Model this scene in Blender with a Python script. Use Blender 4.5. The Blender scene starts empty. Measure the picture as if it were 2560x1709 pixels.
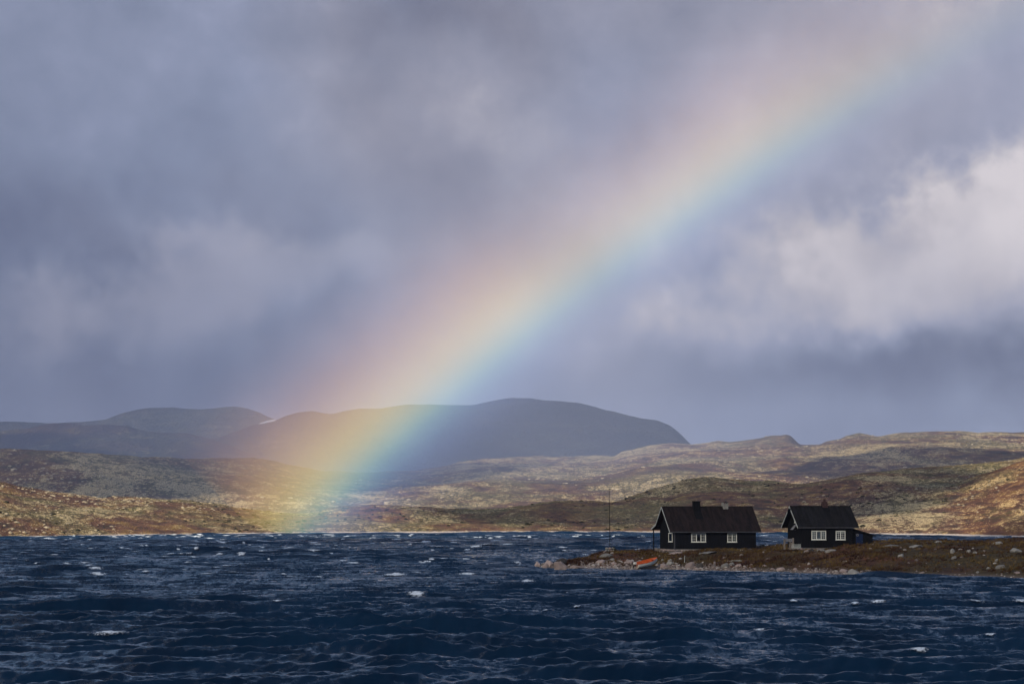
import bpy, bmesh, math, random
import numpy as np
from mathutils import Vector, Matrix, Euler

# ------------------------------------------------------------------ camera, sky, sun, exposure
scn = bpy.context.scene
col = scn.collection
FPX = 8080.0            # focal length in pixels of the 2560 px wide photograph
CAM_H = 7.5             # eye height above the lake
HORIZON = 1277.0
TILT = math.atan((HORIZON - 854.5) / FPX)

cam_d = bpy.data.cameras.new('camera')
cam_d.sensor_width = 36.0
cam_d.lens = FPX / 2560.0 * 36.0
cam_d.clip_start = 0.5
cam_d.clip_end = 40000
cam = bpy.data.objects.new('camera', cam_d)
cam.location = (0, 0, CAM_H)
cam.rotation_euler = (math.radians(90) + TILT, 0, 0)
col.objects.link(cam)
scn.camera = cam

SUN_EL = math.radians(28.5)
ANTI_AZ = math.radians(28.0)          # the point opposite the sun lies 28 degrees right of the view axis
ANTI = Vector((math.sin(ANTI_AZ) * math.cos(SUN_EL), math.cos(ANTI_AZ) * math.cos(SUN_EL), -math.sin(SUN_EL)))
TO_SUN = -ANTI
sun_d = bpy.data.lights.new('sun', 'SUN')
sun_d.energy = 4.8
sun_d.angle = math.radians(0.53)
sun_d.color = (1.0, 0.88, 0.70)
sun = bpy.data.objects.new('sun', sun_d)
sun.rotation_euler = ANTI.to_track_quat('-Z', 'Y').to_euler()
sun.location = (0, 0, 400)
col.objects.link(sun)

scn.view_settings.view_transform = 'Standard'
scn.view_settings.look = 'None'
scn.view_settings.exposure = 0.6
scn.view_settings.gamma = 1.0
scn.view_settings.use_curve_mapping = False
cy = scn.cycles
cy.use_denoising = True
cy.max_bounces = 5
cy.diffuse_bounces = 2
cy.glossy_bounces = 2
cy.transmission_bounces = 3
cy.transparent_max_bounces = 12
cy.volume_bounces = 0
cy.volume_max_steps = 128
cy.sample_clamp_indirect = 3.0
cy.use_adaptive_sampling = True
cy.adaptive_threshold = 0.02
cy.caustics_reflective = False
cy.caustics_refractive = False


def px_dir(x, y):
    """world direction through a photograph pixel"""
    u, v = (x - 1280.0) / FPX, (854.5 - y) / FPX
    c, s = math.cos(TILT), math.sin(TILT)
    return Vector((u, c - v * s, s + v * c))


def px_az_el(x, y):
    d = px_dir(x, y).normalized()
    return math.atan2(d.x, d.y), math.asin(d.z)


class NT:
    """small helper to write node trees"""
    def __init__(self, tree):
        self.t = tree
        tree.nodes.clear()

    def n(self, kind, **kw):
        nd = self.t.nodes.new(kind)
        for k, v in kw.items():
            setattr(nd, k, v)
        return nd

    def link(self, a, b):
        self.t.links.new(a, b)

    def put(self, sock, v):
        if isinstance(v, bpy.types.NodeSocket):
            self.link(v, sock)
        elif v is not None:
            sock.default_value = v

    def m(self, op, a, b=None, c=None, clamp=False):
        nd = self.n('ShaderNodeMath', operation=op, use_clamp=clamp)
        for i, v in enumerate((a, b, c)):
            if v is not None:
                self.put(nd.inputs[i], v)
        return nd.outputs[0]

    def vm(self, op, a, b=None):
        nd = self.n('ShaderNodeVectorMath', operation=op)
        self.put(nd.inputs[0], a)
        if b is not None:
            self.put(nd.inputs[3 if op == 'SCALE' else 1], b)
        return nd.outputs['Value'] if op in ('LENGTH', 'DOT_PRODUCT') else nd.outputs[0]

    def noise(self, vec, scale, detail=4, rough=0.55, dist=0.0, out=0):
        nd = self.n('ShaderNodeTexNoise')
        self.put(nd.inputs['Vector'], vec)
        nd.inputs['Scale'].default_value = scale
        nd.inputs['Detail'].default_value = detail
        nd.inputs['Roughness'].default_value = rough
        nd.inputs['Distortion'].default_value = dist
        return nd.outputs[out]

    def ramp(self, fac, stops, interp='LINEAR'):
        nd = self.n('ShaderNodeValToRGB')
        cr = nd.color_ramp
        cr.interpolation = interp
        while len(cr.elements) < len(stops):
            cr.elements.new(0.5)
        for e, (p, c) in zip(cr.elements, stops):
            e.position = p
            e.color = (c[0], c[1], c[2], 1) if not isinstance(c, (int, float)) else (c, c, c, 1)
        self.put(nd.inputs[0], fac)
        return nd.outputs[0]

    def mix(self, fac, a, b):
        nd = self.n('ShaderNodeMix', data_type='RGBA')
        self.put(nd.inputs[0], fac)
        for s, v in ((nd.inputs[6], a), (nd.inputs[7], b)):
            self.put(s, (v[0], v[1], v[2], 1) if isinstance(v, tuple) else v)
        return nd.outputs[2]

    def smooth(self, v, lo, hi):
        nd = self.n('ShaderNodeMapRange', interpolation_type='SMOOTHSTEP')
        self.put(nd.inputs[0], v)
        nd.inputs[1].default_value = lo
        nd.inputs[2].default_value = hi
        return nd.outputs[0]

    def sep(self, v):
        nd = self.n('ShaderNodeSeparateXYZ')
        self.put(nd.inputs[0], v)
        return nd.outputs

    def comb(self, x, y, z):
        nd = self.n('ShaderNodeCombineXYZ')
        for i, v in enumerate((x, y, z)):
            self.put(nd.inputs[i], v)
        return nd.outputs[0]


def srgb(r, g, b):
    return tuple((c / 255 / 12.92) if c <= 10 else ((c / 255 + 0.055) / 1.055) ** 2.4 for c in (r, g, b))


def build_world():
    w = bpy.data.worlds.new('World')
    scn.world = w
    w.use_nodes = True
    N = NT(w.node_tree)
    out = N.n('ShaderNodeOutputWorld')
    bg = N.n('ShaderNodeBackground')
    bg.inputs[1].default_value = 0.1
    N.link(bg.outputs[0], out.inputs[0])
    sky = N.n('ShaderNodeTexSky', sky_type='NISHITA')
    sky.sun_disc = False
    sky.sun_elevation = SUN_EL
    sky.sun_rotation = math.atan2(TO_SUN.x, TO_SUN.y)
    sky.altitude = 1100
    tc = N.n('ShaderNodeTexCoord')
    d = N.vm('NORMALIZE', tc.outputs['Generated'])
    x, y, z = N.sep(d)
    az = N.m('ARCTAN2', x, y)
    el = N.m('ARCSINE', z)
    # wind-torn cloud edges: the layout is warped by noise in direction space
    w1 = N.noise(d, 15.0, 6, 0.58, out=1)
    wv = N.sep(w1)
    du = N.m('MULTIPLY', N.m('SUBTRACT', wv[0], 0.5), 0.075)
    dv = N.m('MULTIPLY', N.m('SUBTRACT', wv[1], 0.5), 0.052)
    u, v = N.m('ADD', az, du), N.m('ADD', el, dv)
    # cumulus masses and darker rain bases: (x, y, half width, half height, amount) as seen from the shore
    def field(blobs):
        acc = None
        for (bx, by, sx, sy, am) in blobs:
            a0, e0 = px_az_el(bx, by)
            qx = N.m('MULTIPLY', N.m('SUBTRACT', u, a0), FPX / (sx * 1.25))
            qy = N.m('MULTIPLY', N.m('SUBTRACT', v, e0), FPX / (sy * 1.25))
            q = N.m('ADD', N.m('MULTIPLY', qx, qx), N.m('MULTIPLY', qy, qy))
            g = N.m('MULTIPLY', N.m('EXPONENT', N.m('MULTIPLY', q, -1.0)), am)
            acc = g if acc is None else N.m('ADD', acc, g)
        return acc
    deck = field([
        (2560, 830, 120, 90, -.22), (2050, 915, 460, 66, -.14), (2420, 960, 260, 70, -.08),
        (110, 560, 220, 140, -.20), (600, 950, 220, 100, -.15), (160, 980, 340, 110, -.13), (760, 800, 150, 90, -.06),
        (1150, 280, 360, 140, .06), (880, 480, 260, 70, -.05), (960, 40, 260, 60, -.07),
        (2150, 240, 660, 240, .15), (1640, 600, 300, 190, .19), (1480, 830, 260, 110, .08), (1900, 1050, 600, 70, .06), (2290, 590, 60, 45, -.14),
    ])
    cumulus = field([(2570, 490, 190, 120, 1.15), (2370, 660, 210, 130, .80), (2090, 600, 180, 85, .48), (1950, 740, 300, 125, .44), (1680, 800, 220, 130, .28), (2300, 800, 200, 80, .42)])
    bank = field([(690, 660, 260, 80, .95), (380, 760, 260, 130, .7), (80, 790, 200, 90, .45), (1180, 330, 320, 130, .5), (1150, 900, 260, 90, .35)])
    f1 = N.noise(d, 9.0, 6, 0.56, 0.5)
    f2 = N.noise(d, 30.0, 6, 0.58)
    f3 = N.noise(d, 5.0, 4, 0.5, 0.3)
    n12 = N.m('ADD', N.m('MULTIPLY', N.m('SUBTRACT', f1, 0.5), 1.0), N.m('MULTIPLY', N.m('SUBTRACT', f2, 0.5), 1.2))
    cm = N.smooth(N.m('ADD', cumulus, n12), 0.12, 1.08)
    bm_ = N.smooth(N.m('ADD', bank, n12), 0.25, 0.95)
    b = N.m('ADD', N.m('ADD', 0.47, deck), N.m('MULTIPLY', n12, 0.34))
    b = N.m('ADD', b, N.m('ADD', N.m('MULTIPLY', cm, 0.42), N.m('MULTIPLY', bm_, 0.20)))
    K = 10.0 / 2 ** scn.view_settings.exposure
    cool = N.ramp(b, [(0.0, srgb(70, 77, 104)), (0.25, srgb(101, 108, 133)), (0.46, srgb(129, 138, 163)), (0.66, srgb(154, 161, 188)), (0.85, srgb(180, 184, 205)), (1.0, srgb(212, 211, 220))])
    warm = N.ramp(b, [(0.0, srgb(82, 82, 98)), (0.25, srgb(108, 108, 126)), (0.46, srgb(138, 138, 154)), (0.66, srgb(164, 163, 177)), (0.85, srgb(192, 186, 192)), (1.0, srgb(216, 209, 213))])
    hue = N.m('ADD', f3, N.m('MULTIPLY', N.m('ADD', cm, bm_), 0.12))
    cloud = N.vm('SCALE', N.mix(N.smooth(hue, 0.45, 0.74), cool, warm), K)
    # overhead the deck breaks up and blue sky shows between the clouds
    gap = N.m('MULTIPLY', N.smooth(N.noise(d, 2.6, 5, 0.55, 0.3), 0.34, 0.50), N.smooth(el, 0.18, 0.30))
    N.link(N.mix(N.m('MULTIPLY', gap, 0.9), cloud, sky.outputs[0]), bg.inputs[0])


build_world()

# ------------------------------------------------------------------ object helpers

def tag(o, label=None, cat=None, group=None, kind=None):
    if label:
        o['label'] = label
    if cat:
        o['category'] = cat
    if group:
        o['group'] = group
    if kind:
        o['kind'] = kind
    return o


def mesh_obj(name, verts, faces, mat=None, parent=None, smooth=False):
    me = bpy.data.meshes.new(name)
    me.from_pydata([tuple(v) for v in verts], [], faces)
    me.update()
    if smooth:
        me.shade_smooth()
    o = bpy.data.objects.new(name, me)
    col.objects.link(o)
    if mat:
        me.materials.append(mat)
    if parent:
        o.parent = parent
    return o


def empty(name, loc, rz=0.0):
    o = bpy.data.objects.new(name, None)
    o.empty_display_size = 0.5
    o.location = loc
    o.rotation_euler = (0, 0, rz)
    col.objects.link(o)
    return o


def grid_mesh(name, X, Y, Z, mat, smooth=True):
    """fast grid mesh from 2-D arrays"""
    nr, nc = X.shape
    co = np.stack([X, Y, Z], -1).reshape(-1, 3).astype(np.float32)
    idx = np.arange(nr * nc).reshape(nr, nc)
    q = np.stack([idx[:-1, :-1], idx[:-1, 1:], idx[1:, 1:], idx[1:, :-1]], -1).reshape(-1, 4)
    me = bpy.data.meshes.new(name)
    me.vertices.add(len(co))
    me.vertices.foreach_set('co', co.ravel())
    me.loops.add(q.size)
    me.loops.foreach_set('vertex_index', q.ravel().astype(np.int32))
    me.polygons.add(len(q))
    me.polygons.foreach_set('loop_start', np.arange(0, q.size, 4, dtype=np.int32))
    me.polygons.foreach_set('loop_total', np.full(len(q), 4, dtype=np.int32))
    me.update(calc_edges=True)
    if smooth:
        me.shade_smooth()
    me.materials.append(mat)
    o = bpy.data.objects.new(name, me)
    col.objects.link(o)
    return o


class MB:
    """collects boxes and prisms into one mesh"""
    def __init__(self):
        self.v, self.f = [], []

    def add(self, vs, fs):
        b = len(self.v)
        self.v += [tuple(p) for p in vs]
        self.f += [tuple(i + b for i in f) for f in fs]
        return self

    def box(self, x0, x1, y0, y1, z0, z1):
        vs = [(x, y, z) for z in (z0, z1) for y in (y0, y1) for x in (x0, x1)]
        return self.add(vs, [(0, 2, 3, 1), (4, 5, 7, 6), (0, 1, 5, 4), (2, 6, 7, 3), (0, 4, 6, 2), (1, 3, 7, 5)])

    def prism(self, poly, axis, a0, a1):
        """extrude a 2-D polygon along an axis: 'x' takes (y, z), 'y' takes (x, z), 'z' takes (x, y)"""
        n = len(poly)
        def P(p, a):
            return {'x': (a, p[0], p[1]), 'y': (p[0], a, p[1]), 'z': (p[0], p[1], a)}[axis]
        vs = [P(p, a0) for p in poly] + [P(p, a1) for p in poly]
        fs = [tuple(range(n))[::-1], tuple(range(n, 2 * n))] + [(i, (i + 1) % n, n + (i + 1) % n, n + i) for i in range(n)]
        return self.add(vs, fs)

    def tube(self, p0, p1, r0, r1=None, n=8):
        r1 = r0 if r1 is None else r1
        p0, p1 = Vector(p0), Vector(p1)
        ax = (p1 - p0).normalized()
        a = ax.orthogonal().normalized()
        b = ax.cross(a)
        vs = []
        for p, r in ((p0, r0), (p1, r1)):
            for i in range(n):
                t = 2 * math.pi * i / n
                vs.append(p + (a * math.cos(t) + b * math.sin(t)) * r)
        fs = [tuple(range(n))[::-1], tuple(range(n, 2 * n))] + [(i, (i + 1) % n, n + (i + 1) % n, n + i) for i in range(n)]
        return self.add(vs, fs)

    def build(self, name, mat, parent=None, bevel=0.0):
        o = mesh_obj(name, self.v, self.f, mat, parent)
        bm = bmesh.new()
        bm.from_mesh(o.data)
        bmesh.ops.recalc_face_normals(bm, faces=bm.faces)
        if bevel:
            bmesh.ops.bevel(bm, geom=bm.edges[:], offset=bevel, segments=1, affect='EDGES')
        bm.to_mesh(o.data)
        bm.free()
        return o


# numpy noise -------------------------------------------------------
def _hash(ix, iy, seed):
    h = (ix.astype(np.int64) * 374761393 + iy.astype(np.int64) * 668265263 + seed * 974634777) & 0xffffffff
    h = ((h ^ (h >> 13)) * 1274126177) & 0xffffffff
    h = (h ^ (h >> 16)) & 0xffffffff
    return h.astype(np.float64) / 4294967295.0


def vnoise(x, y, seed=0):
    ix, iy = np.floor(x), np.floor(y)
    fx, fy = x - ix, y - iy
    fx = fx * fx * fx * (fx * (fx * 6 - 15) + 10)
    fy = fy * fy * fy * (fy * (fy * 6 - 15) + 10)
    ix, iy = ix.astype(np.int64), iy.astype(np.int64)
    a, b = _hash(ix, iy, seed), _hash(ix + 1, iy, seed)
    c, d = _hash(ix, iy + 1, seed), _hash(ix + 1, iy + 1, seed)
    return (a + (b - a) * fx) * (1 - fy) + (c + (d - c) * fx) * fy - 0.5


def fbm(x, y, octaves=5, seed=0, gain=0.5):
    s, a, t = 0.0, 1.0, 0.0
    ca, sa = math.cos(0.6), math.sin(0.6)
    for i in range(octaves):
        s = s + a * vnoise(x, y, seed + i * 17)
        t += a
        a *= gain
        x, y = (x * ca - y * sa) * 2.03 + 11.7, (x * sa + y * ca) * 2.03 + 5.3
    return s / t * 2.0


# ------------------------------------------------------------------ materials
def new_mat(name):
    m = bpy.data.materials.new(name)
    m.use_nodes = True
    N = NT(m.node_tree)
    out = N.n('ShaderNodeOutputMaterial')
    return m, N, out


def principled(N, out, base, rough=0.8, bump=None, bump_str=0.3, bump_dist=0.1, **kw):
    p = N.n('ShaderNodeBsdfPrincipled')
    if isinstance(base, tuple):
        base = (base[0], base[1], base[2], 1)
    N.put(p.inputs['Base Color'], base)
    N.put(p.inputs['Roughness'], rough)
    for k_, v in kw.items():
        N.put(p.inputs[k_.replace('_', ' ')], v)
    if bump is not None:
        bn = N.n('ShaderNodeBump')
        bn.inputs['Strength'].default_value = bump_str
        bn.inputs['Distance'].default_value = bump_dist
        N.link(bump, bn.inputs['Height'])
        N.link(bn.outputs[0], p.inputs['Normal'])
    N.link(p.outputs[0], out.inputs['Surface'])
    return p


def painted(name, colr, rough=0.6, var=0.25, scale=3.0, stretch=(1, 1, 0.15), worn=None, spec=0.12):
    m, N, out = new_mat(name)
    tc = N.n('ShaderNodeTexCoord')
    v = N.vm('MULTIPLY', tc.outputs['Object'], (stretch[0], stretch[1], stretch[2]))
    n1 = N.noise(v, scale, 5, 0.6)
    c = N.mix(N.smooth(n1, 0.3, 0.7), tuple(q * (1 - var) for q in colr), tuple(min(1, q * (1 + var)) for q in colr))
    if worn:
        n2 = N.noise(v, scale * 4, 4, 0.7)
        c = N.mix(N.m('MULTIPLY', N.smooth(n2, 0.55, 0.72), 0.7), c, worn)
    principled(N, out, c, rough, bump=n1, bump_str=0.2, bump_dist=0.02, Specular_IOR_Level=spec)
    return m


def hill_material(name, unit, tone=1.0, shore=False, rock=0.5, tint=(1, 1, 1)):
    """moorland: heather, ochre grass, pale lichen and bare rock; unit = size in metres of the fine patches"""
    m, N, out = new_mat(name)
    g = N.n('ShaderNodeNewGeometry')
    pos = g.outputs['Position']
    x, y, z = N.sep(pos)
    p = N.comb(x, N.m('MULTIPLY', y, 0.30), N.m('MULTIPLY', z, 2.2))
    big = N.noise(p, 0.016 / unit, 5, 0.6, 0.6)
    mid = N.noise(p, 0.075 / unit, 6, 0.62, 0.5)
    fine = N.noise(p, 0.42 / unit, 6, 0.66, 0.2)
    tiny = N.noise(p, 1.6 / unit, 4, 0.65)
    base = N.ramp(mid, [(0.30, (0.026, 0.022, 0.016)), (0.42, (0.066, 0.033, 0.024)), (0.52, (0.110, 0.055, 0.034)),
                        (0.60, (0.150, 0.085, 0.030)), (0.72, (0.23, 0.155, 0.052))])
    base = N.mix(N.smooth(big, 0.42, 0.62), base, N.ramp(fine, [(0.3, (0.038, 0.033, 0.018)), (0.5, (0.10, 0.083, 0.036)), (0.7, (0.22, 0.165, 0.065))]))
    # pale lichen heath and bare rock, in broken patches
    huge = N.noise(p, 0.0055 / unit, 4, 0.55, 0.4)
    th = N.m('ADD', N.m('MULTIPLY', N.m('SUBTRACT', mid, 0.5), 1.1), N.m('ADD', N.m('MULTIPLY', N.m('SUBTRACT', fine, 0.5), 1.35), 0.5))
    th = N.m('ADD', th, N.m('ADD', N.m('MULTIPLY', N.m('SUBTRACT', big, 0.5), 0.9), N.m('MULTIPLY', N.m('SUBTRACT', huge, 0.5), 1.1)))
    th = N.m('ADD', th, N.m('MULTIPLY', N.m('SUBTRACT', tiny, 0.5), 0.95))
    pale = N.m('MULTIPLY', N.smooth(th, 0.72 - 0.14 * rock, 0.82 - 0.14 * rock), 0.95)
    pc = N.mix(N.smooth(tiny, 0.38, 0.62), (0.17, 0.115, 0.052), (0.46, 0.37, 0.215))
    base = N.mix(pale, base, pc)
    dark = N.smooth(N.m('ADD', N.m('MULTIPLY', tiny, 0.6), N.m('MULTIPLY', fine, 0.4)), 0.49, 0.40)
    base = N.mix(N.m('MULTIPLY', dark, 0.8), base, (0.022, 0.019, 0.014))
    base = N.mix(N.m('MULTIPLY', N.smooth(N.m('ADD', N.m('MULTIPLY', huge, .6), N.m('MULTIPLY', big, .4)), 0.47, 0.38), 0.6), base, (0.028, 0.026, 0.018))   # broad dark heath patches, painting in the shade of folds
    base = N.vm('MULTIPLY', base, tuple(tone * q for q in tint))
    if shore:
        edge = N.m('ADD', z, N.m('MULTIPLY', N.m('SUBTRACT', fine, 0.5), 0.9))
        base = N.mix(N.smooth(edge, 0.62, 0.40), base, N.mix(tiny, (0.36, 0.30, 0.26), (0.68, 0.60, 0.54)))
    bump = N.m('ADD', N.m('ADD', N.m('MULTIPLY', mid, 2.5), fine), N.m('MULTIPLY', tiny, 0.35))
    principled(N, out, base, 0.95, bump=bump, bump_str=0.9, bump_dist=2.2 * unit, Specular_IOR_Level=0.15)
    return m


# ------------------------------------------------------------------ the lake
FRONT = [(1290, 1406), (1330, 1411), (1350, 1416), (1400, 1421), (1500, 1421), (1580, 1422), (1660, 1421), (1740, 1424), (1850, 1426), (1950, 1429), (2050, 1432), (2136, 1436),
         (2200, 1436), (2350, 1439), (2450, 1442), (2560, 1446), (2700, 1450), (2900, 1456)]


def build_water():
    rng = np.random.RandomState(7)
    az = np.concatenate([np.radians(np.linspace(-26, -10.6, 14)), np.radians(np.linspace(-10.4, 10.4, 580)), np.radians(np.linspace(10.6, 26, 14))])
    # rows: several for each picture row, so waves keep their real crests as far out as they can be seen
    r = [12, 20, 32, 48, 66, 84, 100, 112, 120]
    rr = 124.0
    while rr < 1360:
        r.append(rr)
        rr += min(max(0.22, rr * rr / (3232 * CAM_H) / 4.0), 1.25 if rr < 1130 else 6.0)
    r += [1450, 1700, 2500, 5000, 11400]
    r = np.array(r)
    A, R = np.meshgrid(az, r)
    X, Y = R * np.sin(A), R * np.cos(A)
    dr = np.gradient(r)[:, None]
    dx = (R * np.radians(20.8 / 580))
    Z = np.zeros_like(X)
    DX = np.zeros_like(X)
    DY = np.zeros_like(X)
    J = np.zeros_like(X)
    lost = np.zeros_like(X)               # slope of the waves too small for the mesh out there; the material carries it
    lam = np.exp(np.linspace(math.log(0.55), math.log(13.0), 84)) * rng.uniform(0.92, 1.08, 84)
    wind = math.radians(-82)              # waves run towards the viewer and a little to the right
    gust = np.clip(1.0 + 0.9 * fbm(X / 26.0, Y / 44.0, 4, 3), 0.35, 1.9)
    cols_ = 1280 + X / Y * FPX                                    # the lake calms just off the headland
    df_ = CAM_H * FPX / (np.interp(cols_, [p[0] for p in FRONT], [p[1] for p in FRONT]) - HORIZON)
    gust = gust * np.where(cols_ > 1300, np.clip((df_ - Y) / 26.0, 0.22, 1) + np.clip((Y - df_ - 110) / 60.0, 0, 0.78), 1.0).clip(0, 1)
    for L in lam:
        th = wind + rng.normal(0, 0.62 if L < 2.5 else 0.24)
        kx, ky = math.cos(th), math.sin(th)
        kk = 2 * math.pi / L
        amp = 0.0090 * L ** 0.98 * math.exp(-(max(L - 7.0, 0) / 3.4) ** 2) * rng.uniform(.4, 1.5) * (0.75 if 1.0 < L < 2.6 else 1.0)
        f = np.clip((L / np.maximum(dr * abs(ky) + dx * abs(kx), 1e-3) - 1.3) / 1.3, 0, 1) * gust
        lost += (amp * kk) ** 2 / 2 * (1 - np.clip(f / gust, 0, 1) ** 2)
        ph = kk * (kx * X + ky * Y) + rng.uniform(0, 6.283)
        s, c = np.sin(ph), np.cos(ph)
        Z += amp * f * c
        q = 0.5
        DX -= q * amp * f * kx * s
        DY -= q * amp * f * ky * s
        J += q * amp * f * kk * c
    far = R < 10
    Z = np.where((R < 100), Z * 0.4, Z)
    foam = np.clip((J - 0.95) / 0.3, 0, 1) * np.clip(fbm(X * 0.35, Y * 0.2, 3, 9) * 3 + 0.4, 0, 1)
    Z = Z * (1 + 0.12 * np.clip(Z / 0.3, -0.5, 1))        # peaked crests, flat troughs
    m, N, out = new_mat('lake_water')
    g = N.n('ShaderNodeNewGeometry')
    pos = g.outputs['Position']
    x, y, z = N.sep(pos)
    slick = N.noise(N.comb(x, N.m('MULTIPLY', y, 0.12), 0.0), 0.11, 5, 0.62, 0.4)
    ruff = N.m('ADD', N.m('MULTIPLY', N.smooth(slick, 0.3, 0.7), 0.7), 0.55)   # gusts roughen the lake in streaks
    tilt = None
    for sc, sy, amp, det in ((0.22, 0.10, 0.54, 3), (0.75, 0.24, 0.56, 3), (2.4, 0.22, 0.62, 4), (6.5, 0.20, 0.50, 3)):   # ripples from metres to centimetres
        nz = N.noise(N.comb(x, N.m('MULTIPLY', y, sy), N.m('MULTIPLY', z, 1.5)), sc, det, 0.6, 0.0, out=1)
        tv = N.vm('MULTIPLY', N.vm('SUBTRACT', nz, (0.5, 0.5, 0.5)), (amp * 0.8, amp * 1.3, 0.0))
        tilt = tv if tilt is None else N.vm('ADD', tilt, tv)
    # the waves run towards the near shore, so their front faces are the steeper ones
    chop = N.n('ShaderNodeAttribute', attribute_name='chop').outputs['Fac']
    tilt = N.vm('SCALE', N.vm('SCALE', tilt, ruff), N.m('ADD', 0.9, N.m('MULTIPLY', chop, 1.2)))
    tilt = N.vm('ADD', tilt, N.comb(0.0, N.m('ADD', -0.09, N.m('MULTIPLY', chop, -0.42)), 0.0))
    wave_n = N.vm('NORMALIZE', N.vm('ADD', g.outputs['Normal'], tilt))
    deep = N.mix(N.smooth(slick, 0.35, 0.65), (0.0018, 0.0100, 0.026), (0.0036, 0.0180, 0.044))
    at = N.n('ShaderNodeAttribute', attribute_name='foam')
    fn = N.noise(pos, 5.0, 4, 0.7)
    ff = N.m('MULTIPLY', at.outputs['Fac'], N.smooth(fn, 0.35, 0.6), clamp=True)
    p = N.n('ShaderNodeBsdfPrincipled')
    N.put(p.inputs['Base Color'], N.mix(ff, deep, (0.62, 0.68, 0.75)))
    N.put(p.inputs['Roughness'], N.m('ADD', N.m('MULTIPLY', ff, 0.6), 0.17))
    p.inputs['IOR'].default_value = 1.16
    N.link(wave_n, p.inputs['Normal'])
    N.link(p.outputs[0], out.inputs['Surface'])
    o = grid_mesh('lake_water', X + DX, Y + DY, Z, m)
    o.data.attributes.new('chop', 'FLOAT', 'POINT').data.foreach_set('value', np.sqrt(lost).astype(np.float32).ravel())
    o.data.attributes.new('foam', 'FLOAT', 'POINT').data.foreach_set('value', foam.astype(np.float32).ravel())
    tag(o, kind='structure')
    return az, r, Z


WATER = build_water()


def water_z(x, y):
    a, rr = math.atan2(x, y), math.hypot(x, y)
    i, j = int(np.searchsorted(WATER[1], rr)), int(np.searchsorted(WATER[0], a))
    return float(WATER[2][max(0, i - 1):i + 1, max(0, j - 1):j + 1].max())


# ------------------------------------------------------------------ the hills
def interp_px(pts, azs):
    """tan(elevation) of a skyline given as photograph pixels, at the azimuths azs"""
    a = np.array([px_az_el(*p)[0] for p in pts])
    e = np.array([math.tan(px_az_el(*p)[1]) for p in pts])
    return np.interp(azs, a, e)


SHORE = [(-400, 1352), (0, 1345), (200, 1341), (400, 1338), (800, 1333), (1200, 1331), (1650, 1331), (1900, 1334), (2160, 1336), (2300, 1337), (2450, 1340), (2560, 1343), (3000, 1350)]


def shore_r(azs):
    e = interp_px(SHORE, azs)
    return CAM_H / -e


def ridge(name, pts, rc, rf, mat, cols=760, rows=120, z0=-1.0, power=0.9, back=0.12, rough=1.0, fine=1.0, seed=1, span=15.5, lump=60.0, taper=None, depth=None):
    azs = np.radians(np.linspace(-span, span, cols))
    te = interp_px(pts, azs)
    RC = rc(azs) if callable(rc) else np.full_like(azs, rc)
    RF = rf(azs) if callable(rf) else np.full_like(azs, rf)
    zc = CAM_H + RC * te
    t = np.concatenate([np.linspace(0, 1, rows) ** 1.05, 1 + np.linspace(0.02, 0.5, max(10, rows // 6))])[:, None]
    R = RF + (RC - RF) * t
    A = np.broadcast_to(azs, R.shape)
    X, Y = R * np.sin(A), R * np.cos(A)
    tt = np.clip(t, 0, 1)
    kw = max(3, cols // 26)
    ker = np.hanning(2 * kw + 1)
    ker /= ker.sum()
    zs = np.convolve(np.pad(zc, kw, mode='edge'), ker, mode='valid')      # broad form of the hill
    H = zs - z0
    Z = z0 + H * tt ** power + (zc - zs) * tt ** 7
    Z = Z - np.maximum(t - 1, 0) * (RC - RF) * back
    n = fbm(X / lump, Y / (lump * 2.2), 5, seed)
    env = np.clip(tt * (1.02 - tt) * 4, 0, 1)
    Z = Z + n * rough * env * np.clip(H, 0, 60) * 0.16
    d = fbm(X / (lump * 0.13), Y / (lump * 0.30), 4, seed + 50, 0.6)
    e2 = np.clip(tt * 6, 0, 1)
    rg = 1 - np.abs(fbm(X / (lump * 0.5), Y / (lump * 0.9), 4, seed + 90, 0.55)) * 2.6          # rocky ribs and gullies
    Z = Z + d * fine * e2 + np.clip(rg, -0.5, 1) * fine * 1.6 * env * np.clip(fbm(X / lump, Y / lump, 2, seed + 33) * 2 + .6, 0, 1)
    if taper is not None:
        Z = np.where(Z < taper, taper - 3.0, Z)
    o = grid_mesh(name, X, Y, Z, mat)
    tag(o, kind='structure')
    return o, (X, Y, Z)


PEAK_FAR = [(-500, 1060), (0, 1054), (77, 1056), (130, 1058), (207, 1054), (268, 1046), (307, 1033), (368, 1019), (433, 1018), (502, 1024), (552, 1019), (586, 1017), (617, 1019),
            (651, 1031), (674, 1042), (690, 1048), (740, 1062), (900, 1090), (1400, 1120), (3000, 1130)]
PEAK_BLUE = [(-500, 1190), (300, 1150), (560, 1090), (620, 1067), (647, 1059), (690, 1050), (716, 1040), (747, 1030), (782, 1026), (805, 1031), (828, 1035), (862, 1027), (900, 1021), (953, 1021),
             (1011, 1011), (1068, 1010), (1183, 1011), (1214, 1004), (1245, 998), (1286, 994), (1330, 996), (1359, 1001), (1400, 1003), (1451, 1008), (1490, 1017), (1516, 1025), (1562, 1036),
             (1597, 1044), (1643, 1050), (1677, 1063), (1700, 1082), (1727, 1109), (1760, 1135), (1850, 1170), (3000, 1190)]
HILL_LEFT = [(-500, 1085), (0, 1077), (23, 1075), (73, 1069), (100, 1062), (134, 1058), (195, 1058), (207, 1063), (268, 1062), (314, 1064), (337, 1071), (372, 1078), (406, 1081),
             (464, 1082), (498, 1090), (536, 1100), (575, 1113), (598, 1123), (640, 1138), (760, 1165), (1000, 1200), (3000, 1240)]
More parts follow.
